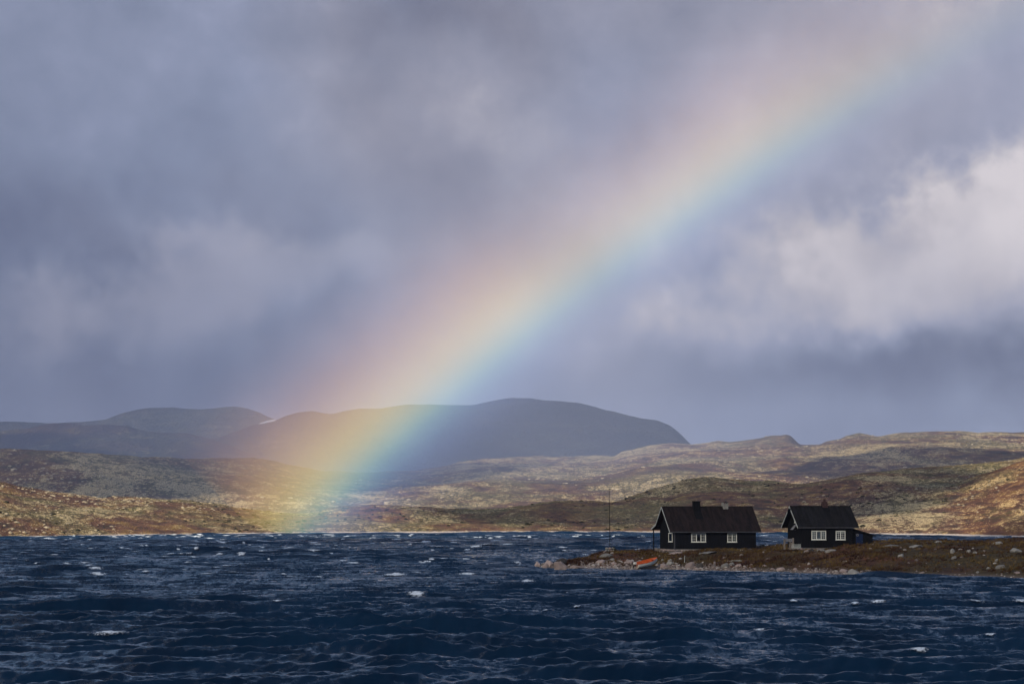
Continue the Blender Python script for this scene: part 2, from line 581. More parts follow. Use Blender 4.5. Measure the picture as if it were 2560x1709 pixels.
HILL_MID = [(-500, 1125), (0, 1122), (150, 1128), (300, 1138), (498, 1147), (632, 1143), (690, 1153), (800, 1176), (915, 1180), (1030, 1174), (1106, 1166), (1145, 1155), (1221, 1145),
            (1298, 1140), (1413, 1140), (1490, 1136), (1536, 1140), (1555, 1128), (1585, 1122), (1624, 1111), (1681, 1105), (1733, 1109), (1771, 1103), (1794, 1099), (1813, 1102),
            (1890, 1097), (1928, 1090), (1955, 1086), (1968, 1084), (1978, 1088), (1986, 1097), (2001, 1111), (2047, 1111), (2066, 1103), (2101, 1096), (2116, 1088), (2150, 1082),
            (2177, 1086), (2196, 1090), (2235, 1086), (2273, 1082), (2331, 1080), (2388, 1078), (2411, 1078), (2445, 1082), (2484, 1080), (2560, 1080), (3000, 1070)]
RIDGE_NEAR = [(-500, 1180), (0, 1203), (15, 1205), (38, 1213), (61, 1216), (126, 1228), (161, 1232), (215, 1239), (245, 1245), (268, 1245), (291, 1242), (364, 1243), (402, 1249), (441, 1247),
              (467, 1249), (498, 1254), (556, 1260), (594, 1268), (632, 1274), (690, 1280), (751, 1283), (797, 1280), (824, 1268), (851, 1264), (934, 1260), (992, 1262), (1068, 1266),
              (1126, 1270), (1183, 1272), (1260, 1270), (1317, 1262), (1356, 1255), (1390, 1249), (1432, 1250), (1490, 1251), (1528, 1255), (1559, 1249), (1585, 1238), (1624, 1224),
              (1681, 1208), (1717, 1197), (1756, 1193), (1786, 1195), (1825, 1199), (1890, 1201), (1928, 1200), (1955, 1205), (1982, 1209), (2012, 1209), (2047, 1203), (2101, 1193),
              (2158, 1182), (2235, 1176), (2292, 1168), (2388, 1163), (2464, 1157), (2522, 1151), (2560, 1143), (3000, 1100)]
RIDGE_RIGHT = [(-500, 1400), (1000, 1400), (1700, 1350), (1850, 1322), (2000, 1292), (2100, 1270), (2235, 1236), (2300, 1222), (2388, 1207), (2464, 1183), (2560, 1153), (3000, 1080)]

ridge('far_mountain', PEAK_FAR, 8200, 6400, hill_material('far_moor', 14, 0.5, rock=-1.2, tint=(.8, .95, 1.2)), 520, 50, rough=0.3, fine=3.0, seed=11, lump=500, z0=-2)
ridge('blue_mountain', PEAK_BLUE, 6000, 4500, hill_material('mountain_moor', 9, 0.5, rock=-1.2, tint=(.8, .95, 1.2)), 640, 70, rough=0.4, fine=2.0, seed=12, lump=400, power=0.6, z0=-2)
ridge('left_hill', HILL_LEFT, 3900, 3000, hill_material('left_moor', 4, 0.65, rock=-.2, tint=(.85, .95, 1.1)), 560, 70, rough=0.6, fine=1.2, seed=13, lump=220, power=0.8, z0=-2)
mid_mat = hill_material('mid_moor', 1.0, 1.35, rock=0.8)
near_mat = hill_material('near_moor', 0.55, 1.45, shore=True, rock=0.38)
mid_o, mid_s = ridge('middle_hills', HILL_MID, lambda a: 2900 + 500 * np.sin(a * 9) + 300 * np.cos(a * 21), 1750, mid_mat, 860, 190, rough=1.1, fine=1.3, seed=14, lump=190, power=0.85, z0=-2)
near_o, near_s = ridge('shore_hills', RIDGE_NEAR, lambda a: shore_r(a) + 230 + 330 * np.clip((a + 0.01) / 0.16, 0, 1), lambda a: shore_r(a), near_mat, 900, 170,
                       rough=1.25, fine=0.45, seed=15, lump=70, power=0.8, z0=-0.05)
right_mat = hill_material('rust_moor', 0.55, 1.42, shore=True, rock=0.5, tint=(1.08, .97, .84))
right_o, right_s = ridge('right_hillside', RIDGE_RIGHT, lambda a: shore_r(a) + 300, lambda a: shore_r(a) - 3, right_mat, 760, 120, rough=0.9, fine=0.45, seed=16, lump=60, power=0.95, z0=-0.08, taper=None)


# snow patch in the gap between the two far mountains
def build_snow():
    m, N, out = new_mat('old_snow')
    g = N.n('ShaderNodeNewGeometry')
    n = N.noise(g.outputs['Position'], 0.05, 4)
    principled(N, out, N.mix(n, (0.6, 0.62, 0.66), (0.82, 0.83, 0.86)), 0.7, bump=n, bump_dist=2.0)
    pts = [(645, 1059.5), (655, 1055), (664, 1052), (676, 1049.5), (688, 1047.5), (690, 1050.5), (679, 1054), (668, 1056), (658, 1058.5)]
    D0, D1 = 5780.0, 5800.0
    P = [px_dir(*p) for p in pts]
    vs = [Vector((0, 0, CAM_H)) + d * (D0 / d.y) for d in P] + [Vector((0, 0, CAM_H)) + d * (D1 / d.y) for d in P]
    n_ = len(P)
    fs = [tuple(range(n_)), tuple(range(n_, 2 * n_))[::-1]] + [(i, n_ + i, n_ + (i + 1) % n_, (i + 1) % n_) for i in range(n_)]
    o = mesh_obj('snow_patch', vs, fs, m)
    tag(o, 'small white snow patch in the gap between two far mountains', 'snow')


build_snow()


# rock meshes ------------------------------------------------------
def rock_mesh(name, seed, sub=2, flat=0.6, blocky=0.0):
    rnd = random.Random(seed)
    bm = bmesh.new()
    bmesh.ops.create_icosphere(bm, subdivisions=sub, radius=1.0)
    planes = [(Vector((rnd.uniform(-1, 1), rnd.uniform(-1, 1), rnd.uniform(-.6, 1))).normalized(), rnd.uniform(.55, .9)) for _ in range(9)]
    off = Vector((rnd.uniform(-9, 9), rnd.uniform(-9, 9), rnd.uniform(-9, 9)))
    from mathutils import noise as mn
    for v in bm.verts:
        p = v.co.copy()
        if blocky:
            mx = max(abs(p.x), abs(p.y), abs(p.z))
            p = p.lerp(p / mx * 0.85, blocky)
        for n, d in planes:
            q = p.dot(n) - d
            if q > 0:
                p -= n * q * 0.9
        p *= 1.0 + 0.16 * mn.noise(p * 1.7 + off) + 0.06 * mn.noise(p * 5 + off)
        p.z *= flat
        v.co = p
    me = bpy.data.meshes.new(name)
    bm.to_mesh(me)
    bm.free()
    return me


def rock_material(name, c0, c1, lich):
    m, N, out = new_mat(name)
    tc = N.n('ShaderNodeTexCoord')
    oi = N.n('ShaderNodeObjectInfo')
    v = N.vm('ADD', tc.outputs['Object'], N.vm('SCALE', N.comb(oi.outputs['Random'], 1.0, 2.0), 7.0))
    n1, n2 = N.noise(v, 1.4, 5, 0.65), N.noise(v, 6, 5, 0.7)
    c = N.mix(n1, c0, c1)
    c = N.mix(N.m('MULTIPLY', N.smooth(n2, 0.55, 0.68), 0.8), c, lich)
    c = N.vm('SCALE', c, N.m('ADD', N.m('MULTIPLY', oi.outputs['Random'], 0.5), 0.75))
    principled(N, out, c, 0.9, bump=n2, bump_str=0.6, bump_dist=0.05)
    return m


M_ROCK = rock_material('granite', (0.15, 0.115, 0.10), (0.34, 0.26, 0.235), (0.42, 0.38, 0.32))
M_ROCK_GREY = rock_material('grey_granite', (0.11, 0.105, 0.095), (0.25, 0.235, 0.21), (0.34, 0.33, 0.26))
M_ROCK_DARK = rock_material('dark_rock', (0.02, 0.017, 0.015), (0.06, 0.05, 0.042), (0.09, 0.08, 0.06))  # dark rock tone for shore, turf and skyline stones


def scatter_rocks(name, surf, count, smin, smax, mat, seed, t_lo=0.0, t_hi=1.0, label=None, az_lim=10.6):
    """one mesh of many boulders lying on a hill surface (nobody could count them)"""
    rng = np.random.RandomState(seed)
    X, Y, Z = surf
    bases = []
    for i in range(5):
        me = rock_mesh('tmp_rock', 100 + i, 1, 0.65)
        co = np.array([v.co[:] for v in me.vertices])
        fc = np.array([p.vertices[:] for p in me.polygons])
        bases.append((co, fc))
        bpy.data.meshes.remove(me)
    V, F, b = [], [], 0
    nr, nc = X.shape
    k = 0
    while k < count:
        i, j = int(rng.uniform(t_lo, t_hi) * (nr - 1)), rng.randint(0, nc)
        x, y, z = X[i, j], Y[i, j], Z[i, j]
        if abs(math.degrees(math.atan2(x, y))) > az_lim or z < 0.1:
            k += 1
            continue
        if fbm(np.array([x / 70.0]), np.array([y / 150.0]), 3, seed)[0] < rng.uniform(0.0, 0.35):
            continue
        k += 1
        s = smin + (smax - smin) * rng.rand() ** 3
        co, fc = bases[rng.randint(5)]
        a = rng.uniform(0, 6.28)
        ca, sa = math.cos(a), math.sin(a)
        P = co * s * np.array([rng.uniform(0.8, 1.8), rng.uniform(0.8, 1.5), rng.uniform(0.6, 1.0)])
        P = np.stack([P[:, 0] * ca - P[:, 1] * sa + x, P[:, 0] * sa + P[:, 1] * ca + y, P[:, 2] + z + 0.1 * s], -1)
        V.append(P)
        F.append(fc + b)
        b += len(P)
    V, F = np.concatenate(V), np.concatenate(F)
    o = mesh_obj(name, V.tolist(), F.tolist(), mat)
    tag(o, label, None, None, 'stuff')
    return o


M_FAR_ROCK = rock_material('lichen_rock', (0.20, 0.17, 0.12), (0.46, 0.38, 0.25), (0.5, 0.46, 0.36))
scatter_rocks('shore_hill_rocks', near_s, 2800, 0.2, 0.9, M_FAR_ROCK, 3, 0.02, 0.9, 'pale boulders strewn over the low hills beyond the lake')
scatter_rocks('right_hillside_rocks', right_s, 2000, 0.2, 0.9, M_FAR_ROCK, 4, 0.02, 0.9, 'pale boulders strewn over the sunlit hillside at the right')
M_SCRUB = painted('dark_scrub', (0.020, 0.019, 0.010), 0.9, 0.5, 2.0, (1, 1, 1))
scatter_rocks('shore_hill_scrub', near_s, 2600, 0.25, 1.0, M_SCRUB, 8, 0.03, 0.97, 'low dark scrub dotted over the hills beyond the lake')
scatter_rocks('right_hillside_scrub', right_s, 1300, 0.25, 0.9, M_SCRUB, 9, 0.03, 0.97, 'low dark scrub dotted over the sunlit hillside at the right')
scatter_rocks('middle_hill_rocks', mid_s, 3000, 0.4, 1.7, M_FAR_ROCK, 5, 0.1, 0.88, 'pale rocks strewn over the hazy middle hills')

# ------------------------------------------------------------------ the headland with the cabins
CREST = [(1290, 1408), (1330, 1408), (1345, 1404), (1380, 1401), (1420, 1398), (1470, 1390), (1500, 1382), (1540, 1377), (1580, 1376), (1640, 1373), (1700, 1371), (1800, 1368), (1900, 1364),
         (1960, 1362), (2060, 1360), (2190, 1354), (2250, 1351), (2300, 1353), (2350, 1351), (2400, 1353), (2450, 1352), (2500, 1350), (2560, 1349), (2700, 1347), (2900, 1344)]
WIDTH = [(1290, 2.5), (1330, 5), (1400, 10), (1500, 20), (1600, 30), (1700, 38), (1900, 46), (2200, 60), (2560, 75), (2900, 80)]


def head_cols(s):
    """front shore distance, crest distance and crest height, at photograph columns s"""
    yf = np.interp(s, [p[0] for p in FRONT], [p[1] for p in FRONT])
    yc = np.interp(s, [p[0] for p in CREST], [p[1] for p in CREST])
    w = np.interp(s, [p[0] for p in WIDTH], [p[1] for p in WIDTH])
    df = CAM_H * FPX / (yf - HORIZON)
    dc = df + w
    zc = CAM_H - (yc - HORIZON) * dc / FPX
    return df, dc, zc


def head_z(X, Y):
    X, Y = np.asarray(X, float), np.asarray(Y, float)
    s = 1280 + X / Y * FPX
    df, dc, zc = head_cols(s)
    wig = fbm(X / 5.0, Y / 5.0 + 31, 4, 21) * 1.3
    t = (Y + wig - df) / (dc - df)
    up = 1 - (1 - np.clip(t, 0, 1)) ** 2.1
    z = np.where(t < 0, t * 1.6 - 0.05, zc * up - 0.02)
    dn = np.clip(t - 1.0, 0, 9)
    z = np.where(t > 1, zc - dn ** 1.4 * 3.0 - 0.02, z)
    land = np.clip(t * 6, 0, 1)
    z = z + land * (fbm(X / 6.5, Y / 8.0, 4, 22) * 0.34 + fbm(X / 1.6, Y / 1.6, 3, 23) * 0.13)
    tip = np.clip((s - 1318) / 40, 0, 1)
    return np.maximum(z * tip - (1 - tip) * 1.2, -2.5)


def hit(x, y, lo=352.0, hi=520.0):
    """where the sight line through a photograph pixel meets the headland"""
    d = px_dir(x, y)
    D = np.arange(lo, hi, 0.1)
    P = np.stack([d.x / d.y * D, D, CAM_H + d.z / d.y * D], -1)
    zt = np.maximum(head_z(P[:, 0], P[:, 1]), 0.0)
    k = np.nonzero(zt >= P[:, 2])[0]
    i = int(k[0]) if len(k) else len(D) - 1
    return Vector((P[i, 0], P[i, 1], zt[i]))


def build_headland():
    m, N, out = new_mat('heath_ground')
    g = N.n('ShaderNodeNewGeometry')
    pos = g.outputs['Position']
    x, y, z = N.sep(pos)
    p = N.comb(x, N.m('MULTIPLY', y, 0.45), z)
    big, mid, fine = N.noise(p, 0.09, 4, 0.6, 0.5), N.noise(p, 0.42, 5, 0.62, 0.4), N.noise(p, 2.6, 5, 0.65)
    c = N.ramp(mid, [(0.30, (0.015, 0.008, 0.007)), (0.44, (0.036, 0.017, 0.010)), (0.54, (0.062, 0.031, 0.011)), (0.68, (0.100, 0.060, 0.020))])
    c2 = N.ramp(fine, [(0.3, (0.018, 0.013, 0.006)), (0.5, (0.046, 0.031, 0.010)), (0.7, (0.10, 0.066, 0.022))])
    c = N.mix(N.smooth(big, 0.42, 0.60), c, c2)
    c = N.mix(N.m('MULTIPLY', N.smooth(big, 0.50, 0.36), N.smooth(fine, 0.45, 0.6)), c, (0.12, 0.040, 0.016))
    c = N.mix(N.smooth(N.m('ADD', N.m('MULTIPLY', mid, 0.6), N.m('MULTIPLY', fine, 0.4)), 0.62, 0.67), c, (0.24, 0.20, 0.145))
    wet = N.m('ADD', z, N.m('MULTIPLY', N.m('SUBTRACT', fine, 0.5), 0.5))
    c = N.mix(N.smooth(wet, 0.45, 0.10), c, (0.10, 0.075, 0.058))
    principled(N, out, c, 0.95, bump=N.m('ADD', mid, N.m('MULTIPLY', fine, 0.5)), bump_str=0.9, bump_dist=0.35, Specular_IOR_Level=0.15)
    xs = np.concatenate([np.linspace(-2, 84, 260), np.linspace(84.8, 120, 40)])
    ys = np.concatenate([np.linspace(345, 450, 300), np.linspace(450.8, 560, 80)])
    X, Y = np.meshgrid(xs, ys)
    o = grid_mesh('headland', X, Y, head_z(X, Y), m)
    tag(o, kind='structure')


build_headland()


# ------------------------------------------------------------------ cabins
M_TAR = painted('black_tarred_boards', (0.0062, 0.0066, 0.0085), 0.75, 0.35, 2.0, (4, 4, 0.3))
M_TAR2 = painted('blackened_boards', (0.0055, 0.0056, 0.0065), 0.75, 0.35, 2.0, (4, 4, 0.3))
M_ROOF = painted('dark_roof_felt', (0.0135, 0.0088, 0.0080), 0.8, 0.5, 0.9, (2.5, 0.5, 0.5), (0.034, 0.022, 0.019))
M_ROOF2 = painted('black_roof_felt', (0.0085, 0.0078, 0.0080), 0.8, 0.5, 0.9, (2.5, 0.5, 0.5), (0.022, 0.019, 0.018))
M_WHITE = painted('white_window_paint', (0.64, 0.64, 0.56), 0.5, 0.12, 4.0)
M_TRIM = painted('grey_white_trim', (0.38, 0.40, 0.37), 0.6, 0.2, 3.0)
M_GREYTRIM = painted('grey_eave_board', (0.055, 0.055, 0.06), 0.6, 0.25, 2.0)
M_CHIM = painted('black_chimney', (0.004, 0.004, 0.0045), 0.8, 0.3, 3.0)
M_DOOR = painted('dark_blue_door', (0.010, 0.020, 0.055), 0.5, 0.25, 2.0)
M_ROOM_SHADE = painted('painted_room_shade', (0.012, 0.012, 0.010), 0.9, 0.3, 1.0)
M_CURTAIN = painted('pale_curtain', (0.60, 0.60, 0.50), 0.9, 0.2, 6.0, (6, 6, 0.3))
M_WOOD = painted('weathered_wood', (0.16, 0.135, 0.115), 0.8, 0.35, 3.0, (1, 1, 0.4), (0.26, 0.24, 0.22))
M_GREYWOOD = painted('grey_wood', (0.15, 0.15, 0.16), 0.8, 0.3, 3.0)
M_METAL = painted('dull_metal', (0.10, 0.10, 0.105), 0.45, 0.2, 3.0)
M_PALEBRICK = painted('pale_plaster', (0.21, 0.20, 0.175), 0.85, 0.25, 3.0, (1, 1, 1))
M_BRICK = painted('sooty_red_brick', (0.050, 0.028, 0.026), 0.85, 0.45, 6.0, (1, 1, 2), (0.09, 0.06, 0.055))


def glass_mat():
    m, N, out = new_mat('window_glass')
    tr = N.n('ShaderNodeBsdfTransparent')
    tr.inputs[0].default_value = (0.8, 0.83, 0.82, 1)
    gl = N.n('ShaderNodeBsdfGlossy')
    gl.inputs['Roughness'].default_value = 0.03
    fr = N.n('ShaderNodeFresnel')
    fr.inputs[0].default_value = 1.5
    mx = N.n('ShaderNodeMixShader')
    N.link(fr.outputs[0], mx.inputs[0])
    N.link(tr.outputs[0], mx.inputs[1])
    N.link(gl.outputs[0], mx.inputs[2])
    N.link(mx.outputs[0], out.inputs['Surface'])
    return m


M_GLASS = glass_mat()


def window(house, x0, x1, z0, z1, sashes, face='front', wall=0.0, curtain=None):
    """casing as the part; sashes, panes, curtain and sill below it. sashes: list of (columns, rows)"""
    W, H = x1 - x0, z1 - z0
    c = 0.075
    mb = MB()
    d0, d1 = -0.075, 0.0
    mb.box(0, W, d0, d1, H - c, H).box(0, W, d0, d1, 0, c).box(0, c, d0, d1, c, H - c).box(W - c, W, d0, d1, c, H - c)
    mb.box(c, W - c, -0.004, 0.01, c, H - c)
    win = mb.build('window', M_WHITE, house)
    if face == 'front':
        win.location = (x0, wall - 0.001, z0)
    else:                                   # left gable: local x of the window runs towards the front
        win.location = (wall - 0.001, x1, z0)
        win.rotation_euler = (0, 0, -math.pi / 2)
    back = MB().box(c, W - c, -0.012, -0.006, c, H - c).build('room_shade_panel', M_ROOM_SHADE, win)  # near-black panel paints the unlit room behind the panes
    n = len(sashes)
    gap = 0.055
    sw = (W - 2 * c - gap * (n - 1)) / n
    if n > 1:
        for i in range(1, n):
            xx = c + i * sw + (i - 1) * gap
            MB().box(xx, xx + gap, -0.070, -0.01, c, H - c).build('mullion', M_WHITE, win)
    for i, (nc, nr) in enumerate(sashes):
        a, b = c + i * (sw + gap), c + i * (sw + gap) + sw
        s = MB()
        f = 0.032
        y0, y1 = -0.062, -0.035
        zt, zb = H - c - 0.004, c + 0.004
        s.box(a, b, y0, y1, zt - f, zt).box(a, b, y0, y1, zb, zb + f).box(a, a + f, y0, y1, zb + f, zt - f).box(b - f, b, y0, y1, zb + f, zt - f)
        for k in range(1, nc):
            xx = a + (b - a) * k / nc
            s.box(xx - 0.014, xx + 0.014, y0 + .004, y1, zb + f, zt - f)
        for k in range(1, nr):
            zz = zb + (zt - zb) * k / nr
            s.box(a + f, b - f, y0 + .007, y1, zz - 0.014, zz + 0.014)
        s.build('sash', M_WHITE, win)
        MB().box(a + f, b - f, -0.046, -0.042, zb + f, zt - f).build('pane', M_GLASS, win)
    if curtain:
        for (u0, u1, w0, w1) in curtain:
            cu = MB()
            k = max(3, int((u1 - u0) * W / 0.06))
            for i in range(k):
                t0, t1 = u0 + (u1 - u0) * i / k, u0 + (u1 - u0) * (i + 1) / k
                yy = -0.016 - 0.010 * (i % 2)
                cu.box(c + t0 * (W - 2 * c), c + t1 * (W - 2 * c), yy - 0.004, yy, c + w0 * (H - 2 * c), c + w1 * (H - 2 * c))
            cu.build('curtain', M_CURTAIN, win)
    MB().box(-0.06, W + 0.06, -0.12, 0.0, -0.05, -0.002).build('sill', M_WHITE, win)
    return win


def slope_sheets(roof, mat, xa, xb, y0, z0, y1, z1, n, th=0.05):
    """felt strips laid from eave to ridge, each with its own edge, as children of the roof"""
    rnd = random.Random(int(xa * 100 + y0 * 7))
    dy, dz = y1 - y0, z1 - z0
    L = math.hypot(dy, dz)
    ny, nz = -dz / L, dy / L
    if nz < 0:
        ny, nz = -ny, -nz
    w = (xb - xa) / n
    for i in range(n):
        a, b = xa + i * w + 0.012, xa + (i + 1) * w - 0.012
        t = 0.022 + rnd.uniform(0, 0.02)
        e = rnd.uniform(-0.03, 0.03)
        p0 = (y0 - dy / L * (0.02 + e), z0 - dz / L * (0.02 + e))
        q = [(p0[0] + ny * .002, p0[1] + nz * .002), (y1 + ny * .002, z1 + nz * .002), (y1 + ny * t, z1 + nz * t), (p0[0] + ny * t, p0[1] + nz * t)]
        MB().prism(q, 'x', a, b).build('roof_sheet', mat, roof)
        if i:
            q = [(p0[0] + ny * .002, p0[1] + nz * .002), (y1 + ny * .002, z1 + nz * .002), (y1 + ny * .055, z1 + nz * .055), (p0[0] + ny * .055, p0[1] + nz * .055)]
            MB().prism(q, 'x', a - 0.034, a - 0.0125).build('seam_batten', mat, roof)


def cladding(house, wall, mat, L, W, zb, zt, apex, skip_back=True):
    """vertical battens on the front and left gable walls"""
    mb = MB()
    x = 0.14
    while x < L - 0.05:
        mb.box(x, x + 0.045, -0.028, -0.001, zb, zt - 0.02)
        x += 0.21
    y = 0.12
    while y < W - 0.05:
        top = zt + (apex - zt) * (1 - abs(y - W / 2) / (W / 2)) - 0.08
        mb.box(-0.028, -0.001, y, y + 0.045, zb, top)
        y += 0.21
    o = mb.build('batten_cladding', mat, wall)
    o['kind'] = 'stuff'


def foundation(house, L, W, name='foundation', seed=1):
    f = MB().box(0.10, L - 0.1, 0.10, W - 0.10, -1.3, 0.0).build(name, M_ROCK_GREY, house)
    rnd = random.Random(seed)
    metas = [rock_mesh('foundation_stone', 300 + i, 1, 0.75, 0.6) for i in range(4)]
    for me in metas:
        me.materials.append(M_ROCK)
    def put(x, y, s):
        o = bpy.data.objects.new('foundation_stone', metas[rnd.randrange(4)])
        col.objects.link(o)
        o.parent = f
        o.location = (x, y, -0.22 + rnd.uniform(-.08, .04))
        o.scale = (s, s, s * rnd.uniform(.7, .95))
        o.rotation_euler = (rnd.uniform(-.2, .2), rnd.uniform(-.2, .2), rnd.uniform(0, 6))
    y = 0.15
    while y < W:
        s = rnd.uniform(.22, .36)
        put(0.12, y, s)
        y += s * 1.5
    x = 0.5
    while x < L:
        s = rnd.uniform(.18, .32)
        put(x, 0.10, s)
        x += s * 1.7
    return f


def build_long_cabin():
    D = 438.0
    corner = Vector((0, 0, CAM_H)) + px_dir(1686, 1371) * (D / px_dir(1686, 1371).y)
    h = empty('cabin', corner, math.radians(16.4))
    S = FPX / D
    CO = math.cos(math.radians(20))
    L = (1890 - 1686) / S / CO
    W = 5.95
    ze, ap = 41.0 / S + 0.22, 104.0 / S - 0.10       # wall plate and ridge
    ov, le, re = 0.42, 0.80, 0.62
    pitch = (ap - 41.0 / S) / (W / 2 + ov)
    y_r = W / 2
    wall = MB().prism([(0, 0), (W, 0), (W, ap - pitch * (W - y_r) - 0.05), (y_r, ap - 0.06), (0, ap - pitch * y_r - 0.05)], 'x', 0, L).build('wall', M_TAR, h)
    cladding(h, wall, M_TAR, L, W, 0.02, ap - pitch * y_r - 0.05, ap - 0.06)
    foundation(h, L, W, seed=2)
    # roof: the rear slope breaks and runs on flatter over the porch
    th = 0.12
    fe_y, fe_z = -ov, ap - pitch * (y_r + ov)
    bk_y, bk_z = y_r + 2.45, ap - pitch * 2.45
    be_y, be_z = y_r + 4.35, ap - pitch * 2.45 - 0.62
    prof = [(fe_y, fe_z), (y_r, ap), (bk_y, bk_z), (be_y, be_z), (be_y, be_z + th), (bk_y + .02, bk_z + th + .03), (y_r, ap + th + 0.05), (fe_y, fe_z + th + .03)]
    roof = MB().prism(prof, 'x', -le, L + re).build('roof', M_ROOF, h)
    o1 = th + .03
    slope_sheets(roof, M_ROOF, -le, L + re, fe_y, fe_z + o1, y_r, ap + th + .05, 13)
    slope_sheets(roof, M_ROOF, -le, L + re, bk_y + .02, bk_z + o1, y_r, ap + th + .05, 13)
    MB().box(-le - .01, L + re + .01, y_r - .09, y_r + .09, ap + th + .055, ap + th + .10).build('ridge_cap', M_ROOF, roof)
    # pale barge boards along the left gable and grey eave board
    bx0, bx1 = -le - 0.045, -le - 0.002
    bh = 0.16
    MB().prism([(fe_y - .03, fe_z - .06), (y_r, ap - .05), (y_r, ap + bh), (fe_y - .03, fe_z + bh - .03)], 'x', bx0, bx1).build('barge_board', M_TRIM, h)
    MB().prism([(bk_y, bk_z - .05), (y_r + .005, ap - .05), (y_r + .005, ap + bh), (bk_y, bk_z + bh)], 'x', bx0, bx1).build('barge_board', M_TRIM, h)
    MB().prism([(be_y + .03, be_z - .04), (bk_y + .004, bk_z - .05), (bk_y + .004, bk_z + bh), (be_y + .03, be_z + bh)], 'x', bx0, bx1).build('barge_board', M_TRIM, h)
    MB().box(-le + .01, L + re - .01, fe_y - .035, fe_y - .002, fe_z - .04, fe_z + .11).build('eave_board', M_GREYTRIM, h)
    MB().box(-0.035, 0.10, -0.065, -0.030, 0, fe_z).build('corner_board', M_GREYTRIM, h)
    MB().box(-0.065, -0.030, -0.029, 0.10, 0, fe_z).build('corner_board', M_GREYTRIM, h)
    # rear porch under the flat part of the roof
    po = MB().box(-0.62, -0.50, be_y - .35, be_y - .23, -0.3, be_z + .02).build('porch_post', M_TAR, h)
    MB().box(-0.4, 2.2, W + .02, be_y - .25, -0.9, -0.02).build('porch_floor', M_WOOD, h)
    MB().box(0.6, 4.0, be_y - .35, be_y - .27, -0.02, be_z + .02).build('porch_wall', M_TAR2, h)
    # windows (photograph columns to local metres along the front)
    def fx(p):
        return (p - 1686) / S / CO
    zb, zt = (1371 - 1354.5) / S, (1371 - 1332.3) / S
    window(h, fx(1728), fx(1764), zb, zt, [(2, 3), (1, 1), (2, 3)], curtain=[(0.0, 0.06, 0, 1), (0.93, 1, 0, 1)])
    window(h, fx(1818), fx(1841.5), zb - .02, zt, [(2, 3), (2, 3)], curtain=[(0.0, 1.0, 0.74, 1), (0.52, 1.0, 0.0, 0.74)])
    window(h, 0.72, 2.25, zb + .03, zt + .05, [(1, 1)], face='gable', wall=0.0, curtain=[(0.02, 0.62, 0.02, .98), (0.70, .98, 0.02, .98)])
    # chimneys
    def ridge_x(p):
        return (p - 1686 + (W / 2) * math.sin(math.radians(20)) * S) / S / CO
    cx = ridge_x(1738)
    ct = (1371 - 1252) / S
    ch = MB().box(cx - .45, cx + .45, y_r - 0.75, y_r - 0.02, ap - 1.2, ct - .1).build('chimney', M_CHIM, h)
    MB().box(cx - .50, cx + .50, y_r - 0.80, y_r + 0.03, ct - .1, ct).build('chimney_cap', M_CHIM, ch)
    MB().prism([(y_r - 1.75, ap + th - pitch * 1.75 + .06), (y_r - .1, ap + th - pitch * .1 + .10), (y_r - .1, ap + th - pitch * .1 + .16), (y_r - 1.75, ap + th - pitch * 1.75 + .12)], 'x', cx - .55, cx + .55).build('chimney_flashing', M_CHIM, ch)
    cx = ridge_x(1812)
    ct = (1371 - 1254.5) / S
    c2 = MB().box(cx - .36, cx + .36, y_r - 0.40, y_r + 0.4, ap - .8, ct - .22).build('chimney', M_PALEBRICK, h)
    for sx in (-.3, .3):
        MB().box(cx + sx - .04, cx + sx + .04, y_r - .35, y_r + .35, ct - .22, ct - .05).build('cap_support', M_PALEBRICK, c2)
    MB().box(cx - .34, cx + .34, y_r - .42, y_r + .42, ct - .05, ct).build('chimney_cap', M_CHIM, c2)
    c2['label'] = 'pale chimney with a thin dark cap'
    tag(h, 'longer black wooden cabin with two chimneys and pale barge boards, nearer the headland tip', 'cabin', 'black cabins on the headland')


